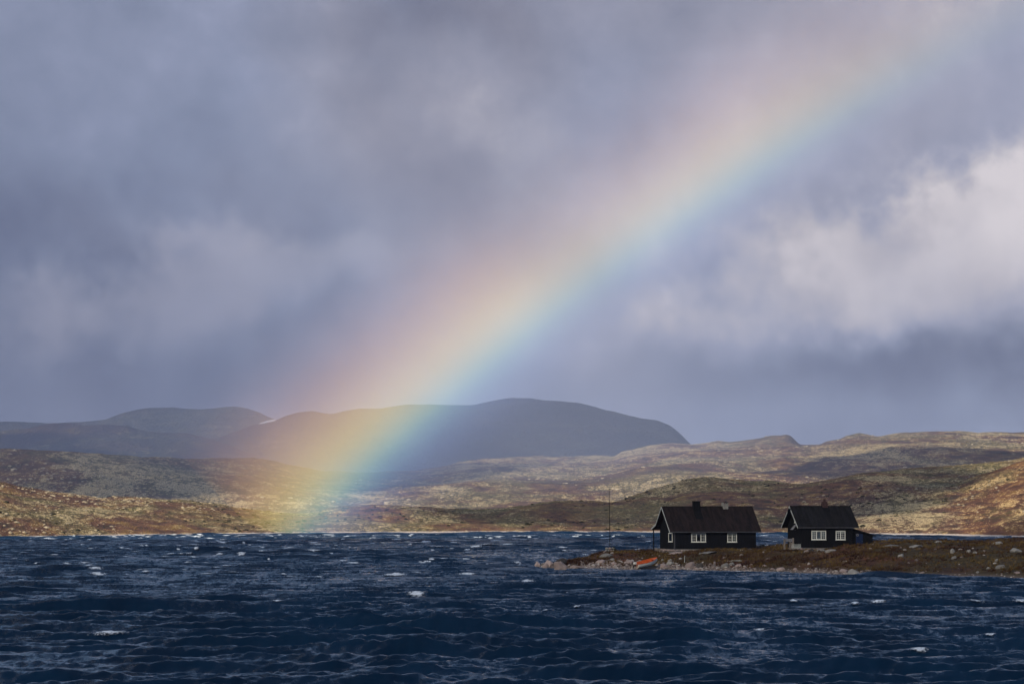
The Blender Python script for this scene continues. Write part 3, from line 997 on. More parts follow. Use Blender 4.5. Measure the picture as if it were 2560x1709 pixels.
def build_small_cabin():
    D = 425.0
    d = px_dir(2005, 1368)
    corner = Vector((0, 0, CAM_H)) + d * (D / d.y)
    h = empty('cabin', corner, math.radians(14.6))
    S = FPX / D
    CO, SI = math.cos(math.radians(20)), math.sin(math.radians(20))
    L = (2130 - 2005) / S / CO
    W = 5.6
    ap = 102.0 / S - .10
    ov, le, re = 0.40, 0.72, 0.82
    ee = 49.0 / S
    pitch = (ap - ee) / (W / 2 + ov)
    y_r = W / 2
    pl = ap - pitch * y_r - .05
    wall = MB().prism([(0, 0), (W, 0), (W, pl), (y_r, ap - .06), (0, pl)], 'x', 0, L).build('wall', M_TAR2, h)
    cladding(h, wall, M_TAR2, L, W, 0.02, pl, ap - .06)
    foundation(h, L, W, seed=5)
    th = 0.12
    fe_y, fe_z = -ov, ap - pitch * (y_r + ov)
    be_y = W + ov
    prof = [(fe_y, fe_z), (y_r, ap), (be_y, fe_z), (be_y, fe_z + th + .03), (y_r, ap + th + .05), (fe_y, fe_z + th + .03)]
    roof = MB().prism(prof, 'x', -le, L + re).build('roof', M_ROOF2, h)
    slope_sheets(roof, M_ROOF2, -le, L + re, fe_y, fe_z + th + .03, y_r, ap + th + .05, 9)
    slope_sheets(roof, M_ROOF2, -le, L + re, be_y, fe_z + th + .03, y_r, ap + th + .05, 9)
    MB().box(-le - .01, L + re + .01, y_r - .09, y_r + .09, ap + th + .055, ap + th + .10).build('ridge_cap', M_ROOF2, roof)
    bx0, bx1 = -le - 0.045, -le - 0.002
    def on(y):
        return ap - pitch * abs(y - y_r)
    def board(ya, yb, mat=M_TRIM):
        MB().prism([(ya, on(ya) - .05), (yb, on(yb) - .05), (yb, on(yb) + .15), (ya, on(ya) + .15)], 'x', bx0, bx1).build('barge_board', mat, h)
    board(fe_y - .03, y_r - 0.55)
    board(y_r + .75, be_y + .03)
    o = MB().prism([(y_r - .30, on(y_r - .30) + .0), (y_r, ap - .02), (y_r + .22, on(y_r + .22)), (y_r + .22, on(y_r + .22) + .15), (y_r, ap + .19), (y_r - .30, on(y_r - .30) + .16)], 'x', bx0, bx1).build('barge_board', M_TRIM, h)
    board(y_r - .52, y_r - .33, M_TAR2)
    board(y_r + .25, y_r + .72, M_TAR2)
    MB().box(-le + .01, L + re - .01, fe_y - .035, fe_y - .002, fe_z - .04, fe_z + .09).build('eave_board', M_GREYTRIM, h)
    # lean-to annexe on the right
    aL = (2183 - 2130) / S / CO
    az0, az1 = (1368 - 1320.5) / S, (1368 - 1338) / S
    MB().prism([(L + .002, -0.9), (L + aL, -0.9), (L + aL, az1 - .06), (L + .002, az0 - .05)], 'y', 0.25, 4.2).build('annexe_wall', M_TAR2, h)
    sl = (az1 - az0) / aL
    ar = MB().prism([(L - .25, az0 - sl * .0 - .04), (L + aL + .38, az1 + sl * .38), (L + aL + .38, az1 + sl * .38 + .12), (L - .25, az0 + .12)], 'y', -0.12, 4.4).build('annexe_roof', M_ROOF2, h)
    dx0, dx1 = (2140 - 2005) / S / CO + .06, (2157 - 2005) / S / CO + .06
    door = MB().box(dx0, dx1, 0.19, 0.245, -0.05, (1368 - 1334) / S).build('door', M_DOOR, h)
    for k in range(4):
        w = (dx1 - dx0) / 4
        MB().box(dx0 + k * w + .012, dx0 + (k + 1) * w - .012, 0.170, 0.189, -0.03, (1368 - 1334) / S - .02).build('door_board', M_DOOR, door)
    MB().tube((dx1 - .12, .17, .85), (dx1 - .12, .10, .85), .03).build('door_handle', M_METAL, door)
    lx = (2144.5 - 2005) / S / CO - .02
    lz = (1368 - 1337) / S
    ring = MB()
    for i in range(12):
        a, b = 2 * math.pi * i / 12, 2 * math.pi * (i + 1) / 12
        ring.tube((lx + .13 * math.cos(a), .13, lz + .13 * math.sin(a)), (lx + .13 * math.cos(b), .13, lz + .13 * math.sin(b)), .05, n=6)
    ring.build('door_ring', M_GREYWOOD, h)
    MB().box(L - .05, L + .12, -0.07, .24, 0, fe_z).build('corner_board', M_TAR2, h)
    # windows
    def fx(p):
        return (p - 2005) / S / CO
    zb, zt = (1368 - 1348.5) / S, (1368 - 1326) / S
    window(h, fx(2028.5), fx(2064.5), zb, zt, [(2, 4), (1, 1), (2, 4)], curtain=[(0.02, .30, .25, 1), (.36, .64, .82, 1), (.40, .60, 0, .8), (.70, .98, .25, 1)])
    window(h, fx(2089), fx(2112.8), zb - .02, zt - .02, [(2, 4), (2, 4)], curtain=[(0.0, .46, .78, 1), (.54, 1, .78, 1)])
    # loft window and its propped hatch high in the left gable
    window(h, y_r - 1.0, y_r - .1, 3.25, 3.25 + .95, [(3, 1)], face='gable', wall=0.0, curtain=[(0, 1, 0, 1)])
    hb = MB().prism([(-0.03, 2.95), (-0.60, 2.30), (-0.66, 2.34), (-0.09, 2.99)], 'y', y_r - .95, y_r - .1).build('propped_hatch', M_GREYWOOD, h)
    MB().tube((-0.02, y_r - .5, 2.25), (-0.56, y_r - .5, 2.36), .025).build('prop', M_GREYWOOD, hb)
    # chimney with pot
    cx = (2061.5 - 2005 + (W / 2) * SI * S) / S / CO
    ct = (1368 - 1247) / S
    ch = MB().box(cx - .36, cx + .36, y_r - .36, y_r + .36, ap - .6, ct - .55).build('chimney', M_BRICK, h)
    bm = rock_mesh('brick', 9, 1, .7, .9)
    bm.materials.append(M_BRICK)
    MB().box(cx - .31, cx + .31, y_r - .31, y_r + .31, ct - .55, ct - .34).build('chimney_neck', M_BRICK, ch)
    MB().tube((cx, y_r, ct - .34), (cx, y_r, ct - .05), .17, .15, 10).tube((cx, y_r, ct - .05), (cx, y_r, ct), .2, .2, 10).build('chimney_pot', M_BRICK, ch)
    MB().prism([(y_r - .95, on(y_r - .95) + th + .06), (y_r - .1, on(y_r - .1) + th + .10), (y_r - .1, on(y_r - .1) + th + .16), (y_r - .95, on(y_r - .95) + th + .12)], 'x', cx - .5, cx + .5).build('chimney_flashing', M_CHIM, ch)
    # stove pipe behind the annexe roof
    px_ = L + .55
    MB().tube((px_, 3.0, az0 - .3), (px_, 3.0, (1368 - 1308) / S), .09).tube((px_, 3.0, (1368 - 1308) / S), (px_, 3.0, (1368 - 1303) / S), .16, .13).build('stove_pipe', M_CHIM, h)
    tag(h, 'smaller black wooden cabin with lean-to annexe and blue door, farther right', 'cabin', 'black cabins on the headland')


build_long_cabin()
build_small_cabin()


# ------------------------------------------------------------------ flagpole on its stone block
def build_flagpole():
    D = 441.0
    z = float(head_z(px_dir(1525, 1378).x * D, D))
    d = px_dir(1525, 1378)
    base = Vector((d.x / d.y * D, D, CAM_H + d.z / d.y * D))
    S = FPX / D
    c = empty('stone_cairn', base)
    rnd = random.Random(4)
    k = 0
    for row, (n, w) in enumerate(((4, 1.35), (4, 1.3), (3, 1.2))):
        for i in range(n):
            for j in range(2):
                me = rock_mesh('cairn_stone', 400 + k, 1, 0.75, 0.7)
                me.materials.append(M_PALEBRICK if (k % 3) else M_ROCK)
                o = bpy.data.objects.new('cairn_stone', me)
                col.objects.link(o)
                o.parent = c
                o.location = ((i - (n - 1) / 2) * w / n, (j - .5) * .5, -0.12 + row * .27)
                o.scale = (w / n * .68, .36, .24)
                o.rotation_euler = (0, 0, rnd.uniform(-.25, .25))
                k += 1
    tag(c, 'squat block of stacked stones at the foot of the flagpole', 'cairn')
    p = empty('flagpole', base + Vector((0, 0, .65)))
    top = (1378 - 1222) / S - .65
    MB().tube((0, 0, -.5), (-.10, 0, top), .052, .032, 8).build('pole', M_CHIM, p)
    MB().tube((-.10, 0, top), (-.10, 0, top + .06), .06, .05, 8).box(-.10, .03, -.015, .015, top - .03, top).build('pole_head', M_METAL, p)
    tag(p, 'tall thin bare flagpole standing on the stone block left of the cabins', 'flagpole')
    b = empty('dwarf_shrub', base + Vector((.45, -.1, .25)))
    leaf_clump(b, .36, 240, 6)
    tag(b, 'small dark shrub growing against the flagpole stone block', 'shrub')


def leaf_clump(parent, r, n, seed):
    rnd = random.Random(seed)
    v, f = [], []
    for i in range(n):
        a, e, q = rnd.uniform(0, 6.28), rnd.uniform(-.3, 1.5), r * rnd.uniform(.35, 1.0)
        p = Vector((q * math.cos(a) * math.cos(e), q * math.sin(a) * math.cos(e), q * math.sin(e) * 1.1))
        d1 = Vector((rnd.uniform(-1, 1), rnd.uniform(-1, 1), rnd.uniform(-.4, 1))).normalized() * .09
        d2 = d1.orthogonal().normalized() * .035
        b = len(v)
        v += [p - d1, p + d2, p + d1, p - d2]
        f.append((b, b + 1, b + 2, b + 3))
    mesh_obj('foliage', v, f, M_LEAF, parent)
    mb = MB()
    for i in range(5):
        a = rnd.uniform(0, 6.28)
        mb.tube((0, 0, -r * .8), (math.cos(a) * r * .6, math.sin(a) * r * .6, r * .5), .016, .008, 5)
    mb.build('stem', M_WOOD, parent)


M_LEAF = painted('shrub_leaf', (0.030, 0.030, 0.012), 0.8, 0.5, 8.0, (1, 1, 1))
build_flagpole()


# ------------------------------------------------------------------ the orange boat
def build_boat():
    m_or, N, out = new_mat('orange_gelcoat')
    tc = N.n('ShaderNodeTexCoord')
    n = N.noise(tc.outputs['Object'], 2.5, 5, .6)
    principled(N, out, N.mix(n, (0.40, 0.062, 0.010), (0.64, 0.125, 0.016)), 0.45, bump=n, bump_dist=.01)
    m_wh, N, out = new_mat('white_gelcoat')
    tc = N.n('ShaderNodeTexCoord')
    n = N.noise(tc.outputs['Object'], 3.0, 5, .65)
    principled(N, out, N.mix(n, (0.48, 0.46, 0.38), (0.78, 0.76, 0.68)), 0.4, bump=n, bump_dist=.01)
    L, B, H = 3.75, 1.55, 0.66
    ns, nk = 22, 9
    def section(t, inset=0.0, floor=0.0):
        hw = B / 2 * (0.80 + 0.20 * math.sin(min(t / .45, 1) * math.pi / 2)) if t < .45 else B / 2 * max(0.03, (1 - ((t - .45) / .55) ** 2.4))
        keel = 0.02 + 0.42 * max(0, (t - .55) / .45) ** 2.2
        top = H + 0.26 * max(0, (t - .25) / .75) ** 1.8
        hw = max(hw - inset, .012)
        keel += floor
        pts = []
        for k in range(-nk, nk + 1):
            u = k / nk
            a = abs(u)
            yy = hw * math.copysign(min(1, (1 - (1 - a) ** 2.4)), u) * (0.86 + .14 * a)
            zz = keel + (top - keel) * a ** 2.6
            pts.append((t * L - L / 2, yy, zz))
        return pts
    root = empty('rowing_boat', (0, 0, 0))
    def loft(name, inset, floor, mat, flip, close):
        v, f = [], []
        m = 2 * nk + 1
        for i in range(ns + 1):
            v += section(i / ns, inset, floor)
        for i in range(ns):
            for k in range(m - 1):
                q = (i * m + k, i * m + k + 1, (i + 1) * m + k + 1, (i + 1) * m + k)
                f.append(q[::-1] if flip else q)
        f.append(tuple(range(m)) if flip else tuple(range(m))[::-1])
        o = mesh_obj(name, v, f, mat, root, smooth=False)
        for p in o.data.polygons[:-1]:
            p.use_smooth = True
        return o
    loft('hull', 0.0, 0.0, m_wh, False, True)
    loft('interior', 0.05, 0.07, m_or, True, True)
    for sgn in (0, -1):
        mb = MB()
        for i in range(ns):
            a, b = Vector(section(i / ns)[sgn]), Vector(section((i + 1) / ns)[sgn])
            mb.tube(a, b, .038, n=6)
        mb.build('gunwale', m_or, root)
    mb = MB()
    a, b = Vector(section(0)[0]), Vector(section(0)[-1])
    mb.tube(a, b, .035, n=6).build('transom_rail', m_or, root)
    for t in (.12, .42, .68):
        s = section(t)
        hw = abs(s[0][1]) * .92
        z = s[0][2] - .20
        MB().box(t * L - L / 2 - .13, t * L - L / 2 + .13, -hw, hw, z - .04, z).build('thwart', m_or, root)
    # foredeck
    v, f = [], []
    for i in range(17, ns + 1):
        s = section(i / ns, .03)
        v += [(s[0][0], s[0][1], s[0][2] - .02), (s[-1][0], s[-1][1], s[-1][2] - .02)]
    k = len(v) // 2
    for i in range(k - 1):
        f.append((2 * i, 2 * i + 2, 2 * i + 3, 2 * i + 1))
    mesh_obj('foredeck', v, f, m_or, root)
    # outboard motor, tilted up
    mo = MB().prism([(-.02, .42), (-.10, .30), (-.62, .02), (-.72, .10), (-.22, .46)], 'y', -.06, .06).build('outboard_motor', M_CHIM, root)
    mo.location = (-L / 2 - .03, 0, .12)
    MB().prism([(-.02, .40), (-.36, .44), (-.42, .62), (-.30, .78), (.06, .74), (.10, .52)], 'y', -.15, .15).build('motor_cowl', m_wh, mo, .04)
    pr = MB()
    for i in range(3):
        a = i * 2.094 + .4
        c, s = math.cos(a), math.sin(a)
        pr.add([(-.70, 0, .06), (-.73, .20 * c - .06 * s, .06 + .20 * s + .06 * c), (-.70, .26 * c, .06 + .26 * s), (-.67, .20 * c + .06 * s, .06 + .20 * s - .06 * c)], [(0, 1, 2, 3)])
    pr.tube((-.78, 0, .06), (-.60, 0, .06), .05, .05, 8).build('propeller', m_wh, mo)
    MB().prism([(-.60, -.06), (-.74, -.22), (-.84, -.20), (-.78, .0)], 'y', -.035, .035).build('skeg', m_wh, mo)
    st, bw = hit(1590, 1421), hit(1640, 1409)
    c = Vector((0, 0, CAM_H)) + px_dir(1617, 1413) * (419.5 / px_dir(1617, 1413).y)
    root.location = c + Vector((0, 0, -.04))
    R = Matrix.Rotation(math.radians(33), 4, 'Z') @ Matrix.Rotation(math.radians(-9), 4, 'Y') @ Matrix.Rotation(math.radians(8), 4, 'X')
    root.rotation_euler = R.to_euler()
    root.scale = (.9, .9, .9)
    tag(root, 'small white open boat with orange inside and outboard motor, drawn up on the stones', 'boat')


build_boat()


# ------------------------------------------------------------------ boulders one can tell apart
ROCK_MESHES = [rock_mesh('boulder', 10 + i, 2, 0.66, 0.15) for i in range(5)]
SLAB_MESHES = [rock_mesh('boulder', 30 + i, 2, 0.28, 0.25) for i in range(3)]
BLOCK_MESH = rock_mesh('boulder', 52, 3, 0.8, 0.85)


def boulder(x, y, w, hgt, mat, label, kind=None, group=None, rz=None, depth=None, sink=.3):
    """x, y: photograph pixel of the middle of its foot; w, hgt: size in photograph pixels"""
    p = hit(x, y) if depth is None else Vector((0, 0, CAM_H)) + px_dir(x, y) * (depth / px_dir(x, y).y)
    S = FPX / p.y
    rnd = random.Random(int(x * 31 + y))
    src = {'slab': SLAB_MESHES[rnd.randrange(3)], 'block': BLOCK_MESH}.get(kind, ROCK_MESHES[rnd.randrange(5)])
    key = src.name + '|' + mat.name
    me = boulder.cache.get(key)
    if me is None:
        me = src.copy()
        me.materials.clear()
        me.materials.append(mat)
        boulder.cache[key] = me
    o = bpy.data.objects.new('boulder', me)
    col.objects.link(o)
    zs = max(v.co.z for v in src.vertices)
    half = w / S / 2 / .86
    o.scale = (half, half * rnd.uniform(.75, 1.0), hgt / S / zs / (2 - 2 * sink))
    o.rotation_euler = (rnd.uniform(-.1, .1), rnd.uniform(-.1, .1), rnd.uniform(-.5, .5) if rz is None else rz)
    o.location = p + Vector((0, half * .3, hgt / S * (.5 - sink)))
    tag(o, label, 'boulder', group)
    return o


boulder.cache = {}
A, G_, K_ = M_ROCK, M_ROCK_GREY, M_ROCK_DARK
boulder(1403, 1423, 33, 23, A, 'large squared pinkish boulder standing in the water near the headland tip', 'block', rz=.1, depth=415)
boulder(1403, 1406, 25, 13, K_, 'dark rock lying behind the large squared boulder', depth=425)
boulder(1344, 1413, 14, 11, A, 'outermost pale boulder at the very tip of the headland', depth=437)
boulder(1374, 1414, 24, 16, A, 'pale pink boulder left of the large squared boulder', depth=431)
boulder(1363, 1416, 16, 10, A, 'small brown boulder between the outermost boulder and the pale pink one', depth=428)
boulder(1443, 1420, 34, 7, A, 'flat low slab in the water right of the squared boulder', 'slab', depth=420)
boulder(1513, 1392, 34, 10, G_, 'slanting grey slab below the flagpole stone block', 'slab', rz=.3)
boulder(1500, 1407, 24, 10, A, 'wide pinkish boulder in the stony shore below the slanting slab')
boulder(1534, 1410, 15, 8, A, 'rounded boulder half way between squared boulder and boat')
boulder(1572, 1408, 28, 9, A, 'long pale boulder just behind the boat motor')
boulder(1530, 1401, 13, 7, G_, 'small grey boulder above the rounded shore boulder')
boulder(1656, 1418, 26, 11, A, 'pinkish boulder at the waterline just right of the boat bow')
boulder(1673, 1411, 20, 10, G_, 'grey flat-topped boulder right of the boat bow', 'slab')
boulder(1656, 1402, 8, 7, G_, 'small grey boulder above the boat bow')
boulder(1674, 1404, 12, 8, G_, 'small rounded grey boulder upslope right of the boat')
boulder(1724, 1420, 24, 19, A, 'tallest pink boulder on the shore below the longer cabin')
boulder(1748, 1420, 20, 15, K_, 'dark boulder beside the tallest pink boulder')
boulder(1741, 1424, 12, 7, A, 'small boulder at the waterline in front of the dark boulder')
boulder(1812, 1418, 20, 13, G_, 'grey-green boulder on the shore below the right window of the longer cabin')
boulder(1829, 1413, 14, 9, G_, 'grey boulder immediately right of the grey-green boulder')
boulder(1846, 1416, 18, 8, A, 'pale low boulder on the shore below the right end of the longer cabin')
boulder(1878, 1413, 8, 5, A, 'small pale stone lying in the turf right of the longer cabin')
boulder(1911, 1415, 12, 5, A, 'pale stone in the turf below the gap between the cabins')
boulder(1951, 1425, 22, 9, A, 'pale boulder at the waterline below the left gable of the smaller cabin')
boulder(1930, 1423, 11, 5, A, 'small pale stone left of the waterline boulder')
boulder(1987, 1424, 11, 6, A, 'small stone right of the waterline boulder')
boulder(2136, 1436, 30, 15, G_, 'rounded grey boulder standing at the waterline below the annexe')
boulder(2111, 1429, 22, 9, A, 'pale boulder left of the rounded grey waterline boulder')
boulder(1690, 1384, 40, 6, A, 'long flat pale slab in the turf below the left corner of the longer cabin', 'slab', rz=0)
boulder(1772, 1384, 48, 7, G_, 'long flat grey slab in the turf below the three-part window of the longer cabin', 'slab', rz=0)
boulder(1698, 1377, 8, 6, A, 'small pink stone close to the corner of the longer cabin')
boulder(2016, 1380, 14, 7, A, 'pale stone in front of the left part of the smaller cabin')
boulder(2028, 1379, 14, 9, K_, 'dark stone in front of the three-part window of the smaller cabin')
boulder(2050, 1378, 30, 7, G_, 'flat pale slab in front of the smaller cabin', 'slab', rz=0)
boulder(2077, 1379, 28, 7, G_, 'flat brownish slab right of the pale slab at the smaller cabin', 'slab', rz=0)
boulder(2250, 1353, 16, 6, K_, 'dark rock on the skyline just right of the annexe')
boulder(2226, 1366, 42, 6, G_, 'long low grey slab on the turf right of the annexe', 'slab', rz=0)
boulder(2290, 1369, 34, 9, G_, 'wide grey boulder right of the long low slab', 'slab')
boulder(2381, 1382, 11, 13, G_, 'upright grey rock among the heather')
boulder(2251, 1391, 16, 8, G_, 'pale lichened boulder below the upright heather slope right of the annexe')
boulder(2385, 1396, 14, 8, G_, 'whitish boulder below the upright grey rock')
boulder(2421, 1381, 13, 9, G_, 'lichened boulder right of the upright grey rock')
boulder(2437, 1384, 11, 7, G_, 'small grey boulder touching the lichened boulder')
boulder(2493, 1360, 30, 8, G_, 'wide pale boulder near the skyline at the right')
boulder(2345, 1355, 18, 5, G_, 'pale flat rock on the skyline above the upright rock', 'slab')
boulder(2501, 1420, 26, 11, G_, 'pale pointed boulder low on the turf at the right')
boulder(2471, 1422, 10, 7, G_, 'small grey boulder left of the pale pointed boulder')
boulder(2543, 1433, 16, 6, A, 'pinkish boulder near the water at the right edge')
boulder(2491, 1403, 9, 8, G_, 'small upright pale stone above the pale pointed boulder')
boulder(2444, 1432, 7, 6, G_, 'tiny pale stone just above the water at the right')
boulder(2540, 1378, 26, 10, G_, 'lichened rock hummock at the right edge')
boulder(2305, 1432, 14, 4, A, 'low reddish stone close to the water below the heather')

# small stones of the shore: too many and too small to pick apart
def build_shore_stones():
    rng = np.random.RandomState(12)
    bases = []
    for i in range(6):
        me = rock_mesh('tmp', 200 + i, 1, 0.7)
        bases.append((np.array([v.co[:] for v in me.vertices]), np.array([p.vertices[:] for p in me.polygons])))
        bpy.data.meshes.remove(me)
    V, F, b = [], [], 0
    def put(x, y, s):
        nonlocal b
        z = float(head_z(x, y))
        if z < -0.35:
            return
        co, fc = bases[rng.randint(6)]
        P = co * s * np.array([rng.uniform(.8, 1.4), rng.uniform(.8, 1.3), rng.uniform(.7, 1.1)])
        a = rng.uniform(0, 6.28)
        ca, sa = math.cos(a), math.sin(a)
        V.append(np.stack([P[:, 0] * ca - P[:, 1] * sa + x, P[:, 0] * sa + P[:, 1] * ca + y, P[:, 2] + max(z, -.1) + s * .15], -1))
        F.append(fc + b)
        b += len(P)
    # dense stony strip, thinning out to the right
    strips = [(1325, 1440, 150, 7, .08, .26), (1430, 1600, 900, 9, .08, .28), (1640, 1760, 520, 7, .08, .3), (1760, 1880, 420, 6, .07, .26), (1880, 2010, 160, 5, .06, .2),
              (2010, 2180, 620, 6, .06, .24), (2180, 2560, 140, 6, .06, .18)]
    for (s0, s1, n, dep, a0, a1) in strips:
        for _ in range(n):
            s = rng.uniform(s0, s1)
            df = float(head_cols(np.array([s]))[0][0])
            y = df + rng.uniform(-.6, 1) * dep * rng.rand() + .3
            put((s - 1280) / FPX * y, y, a0 + (a1 - a0) * rng.rand() ** 2.2)
    for _ in range(240):           # stones lying in the turf
        s = rng.uniform(1450, 2580)
        df, dc, _z = head_cols(np.array([s]))
        y = float(df[0] + rng.rand() * (dc[0] - df[0]))
        put((s - 1280) / FPX * y, y, .06 + .25 * rng.rand() ** 3)
    m = M_ROCK.copy()
    m.name = 'shore_stone'
    V, F = np.concatenate(V), np.concatenate(F)
    o = mesh_obj('shore_stones', V.tolist(), F.tolist(), m)
    # every stone its own tint
    at = o.data.attributes.new('tint', 'FLOAT', 'POINT')
    nv = len(bases[0][0])
    tint = np.repeat(rng.rand(len(V) // nv), nv).astype(np.float32)
    at.data.foreach_set('value', tint)
    N = NT(m.node_tree)
    out = N.n('ShaderNodeOutputMaterial')
    a = N.n('ShaderNodeAttribute', attribute_name='tint')
    g = N.n('ShaderNodeNewGeometry')
    n2 = N.noise(g.outputs['Position'], 4.0, 4, .7)
    c = N.ramp(a.outputs['Fac'], [(0, (.055, .045, .04)), (.3, (.15, .11, .095)), (.6, (.26, .195, .17)), (.85, (.33, .28, .245)), (1, (.5, .46, .41))])
    principled(N, out, N.mix(N.m('MULTIPLY', n2, .6), c, (.12, .10, .08)), .9, bump=n2, bump_dist=.04)
    tag(o, 'small pinkish grey stones along the headland shore', None, None, 'stuff')


build_shore_stones()


# heather and grass on the headland -------------------------------------------------
def build_heather():
    rng = np.random.RandomState(31)
    V, F, T, b = [], [], [], 0
    n = 15000
    s = rng.uniform(1400, 2640, n)
    df, dc, _z = head_cols(s)
    y = df + 1.2 + rng.rand(n) ** 1.3 * (dc - df + 8)
    x = (s - 1280) / FPX * y
    z = head_z(x, y)
    dens = fbm(x / 4.0, y / 6.0, 3, 61)
    for i in range(n):
        if z[i] < .45 or dens[i] < rng.uniform(-.7, .3):
            continue
        hgt = rng.uniform(.14, .34) * (1 + .7 * max(dens[i], 0))
        w = rng.uniform(.10, .22)
        t = float(np.clip(.5 + .9 * vnoise(np.array([x[i] / 3.0]), np.array([y[i] / 4.0]), 71)[0] + rng.normal(0, .14), 0, 1))
        for k in range(6):
            a = rng.uniform(0, 6.28)
            ca, sa = math.cos(a), math.sin(a)
            bx, by = x[i] + ca * w * rng.rand(), y[i] + sa * w * rng.rand()
            tx, ty = bx + ca * w * 1.1 + .06, by + sa * w * 1.1
            hw = .035 + .03 * rng.rand()
            V += [(bx - sa * hw, by + ca * hw, z[i] - .05), (bx + sa * hw, by - ca * hw, z[i] - .05), (tx, ty, z[i] + hgt * rng.uniform(.6, 1.1))]
            F.append((b, b + 1, b + 2))
            T += [t, t, t]
            b += 3
    m, N, out = new_mat('heather_and_grass')
    a = N.n('ShaderNodeAttribute', attribute_name='tint')
    c = N.ramp(a.outputs['Fac'], [(0, (.022, .010, .009)), (.3, (.050, .023, .012)), (.5, (.066, .038, .013)), (.7, (.10, .062, .020)), (1, (.17, .115, .042))])
    principled(N, out, c, .9, Specular_IOR_Level=.1)
    o = mesh_obj('heather', V, F, m)
    o.data.attributes.new('tint', 'FLOAT', 'POINT').data.foreach_set('value', np.array(T, dtype=np.float32))
    tag(o, 'brown heather and dry grass covering the headland', None, None, 'stuff')


build_heather()


# ------------------------------------------------------------------ small things by the cabins
def build_small_things():
    # grey trestle table with a post, at the left gable of the smaller cabin
    D = 424.0
    d = px_dir(1971, 1367)
    p = Vector((0, 0, CAM_H)) + d * (D / d.y)
    S = FPX / D
    t = empty('wooden_table', p, math.radians(8))
    MB().box(-.62, .45, -.35, .35, 1.02, 1.10).build('table_top', M_GREYWOOD, t)
    MB().box(-.58, .42, -.33, -.27, .72, 1.019).build('apron', M_GREYWOOD, t)
    for sx in (-.52, .18):
        for sy in (-.28, .28):
            MB().box(sx - .05, sx + .05, sy - .05, sy + .05, -.3, 1.015).build('leg', M_WOOD, t)
    MB().box(.46, .66, -.38, -.20, -.3, 1.22).build('end_post', M_WOOD, t)
    MB().box(.30, .45, -.40, -.28, -.3, .62).build('side_board', M_WOOD, t)
    tag(t, 'grey weathered wooden table with a taller end post, at the smaller cabin gable', 'table')
    # white slatted pallet leaning beside it
    d = px_dir(1990, 1367.5)
    D = 422.5
    p = Vector((0, 0, CAM_H)) + d * (D / d.y)
    f = empty('slatted_rack', p, math.radians(4))
    w = 22 / S
    for i in range(9):
        x = -w / 2 + i * w / 8.5
        MB().prism([(x, -.15), (x + .05, -.15), (x + .10, .44), (x + .05, .44)], 'y', -.02, .02).build('slat', M_TRIM, f)
    MB().box(-w / 2 - .05, w / 2 + .1, .021, .06, .05, .11).build('cross_rail', M_TRIM, f)
    tag(f, 'low whitish slatted wooden rack leaning between table and smaller cabin', 'rack')
    # pale stake on the shore
    p = hit(1711, 1406)
    S = FPX / p.y
    k = empty('wooden_stake', p)
    MB().tube((0, 0, -.3), (.04, 0, 17 / S), .045, .035, 6).build('stake', M_TRIM, k)
    MB().tube((.04, 0, 17 / S), (.04, 0, 17 / S + .05), .05, .02, 6).build('stake_top', M_TRIM, k)
    tag(k, 'thin pale upright stake in the shore below the longer cabin', 'stake')
    p = hit(1842, 1403)
    q = MB().tube((-.65, 0, .12), (.65, .1, .10), .05, .04, 6).tube((.1, .03, .1), (.5, .3, .22), .03, .01, 5).build('driftwood', M_TRIM, None)
    q.location = p
    tag(q, 'pale piece of driftwood on the turf below the longer cabin', 'driftwood')


build_small_things()


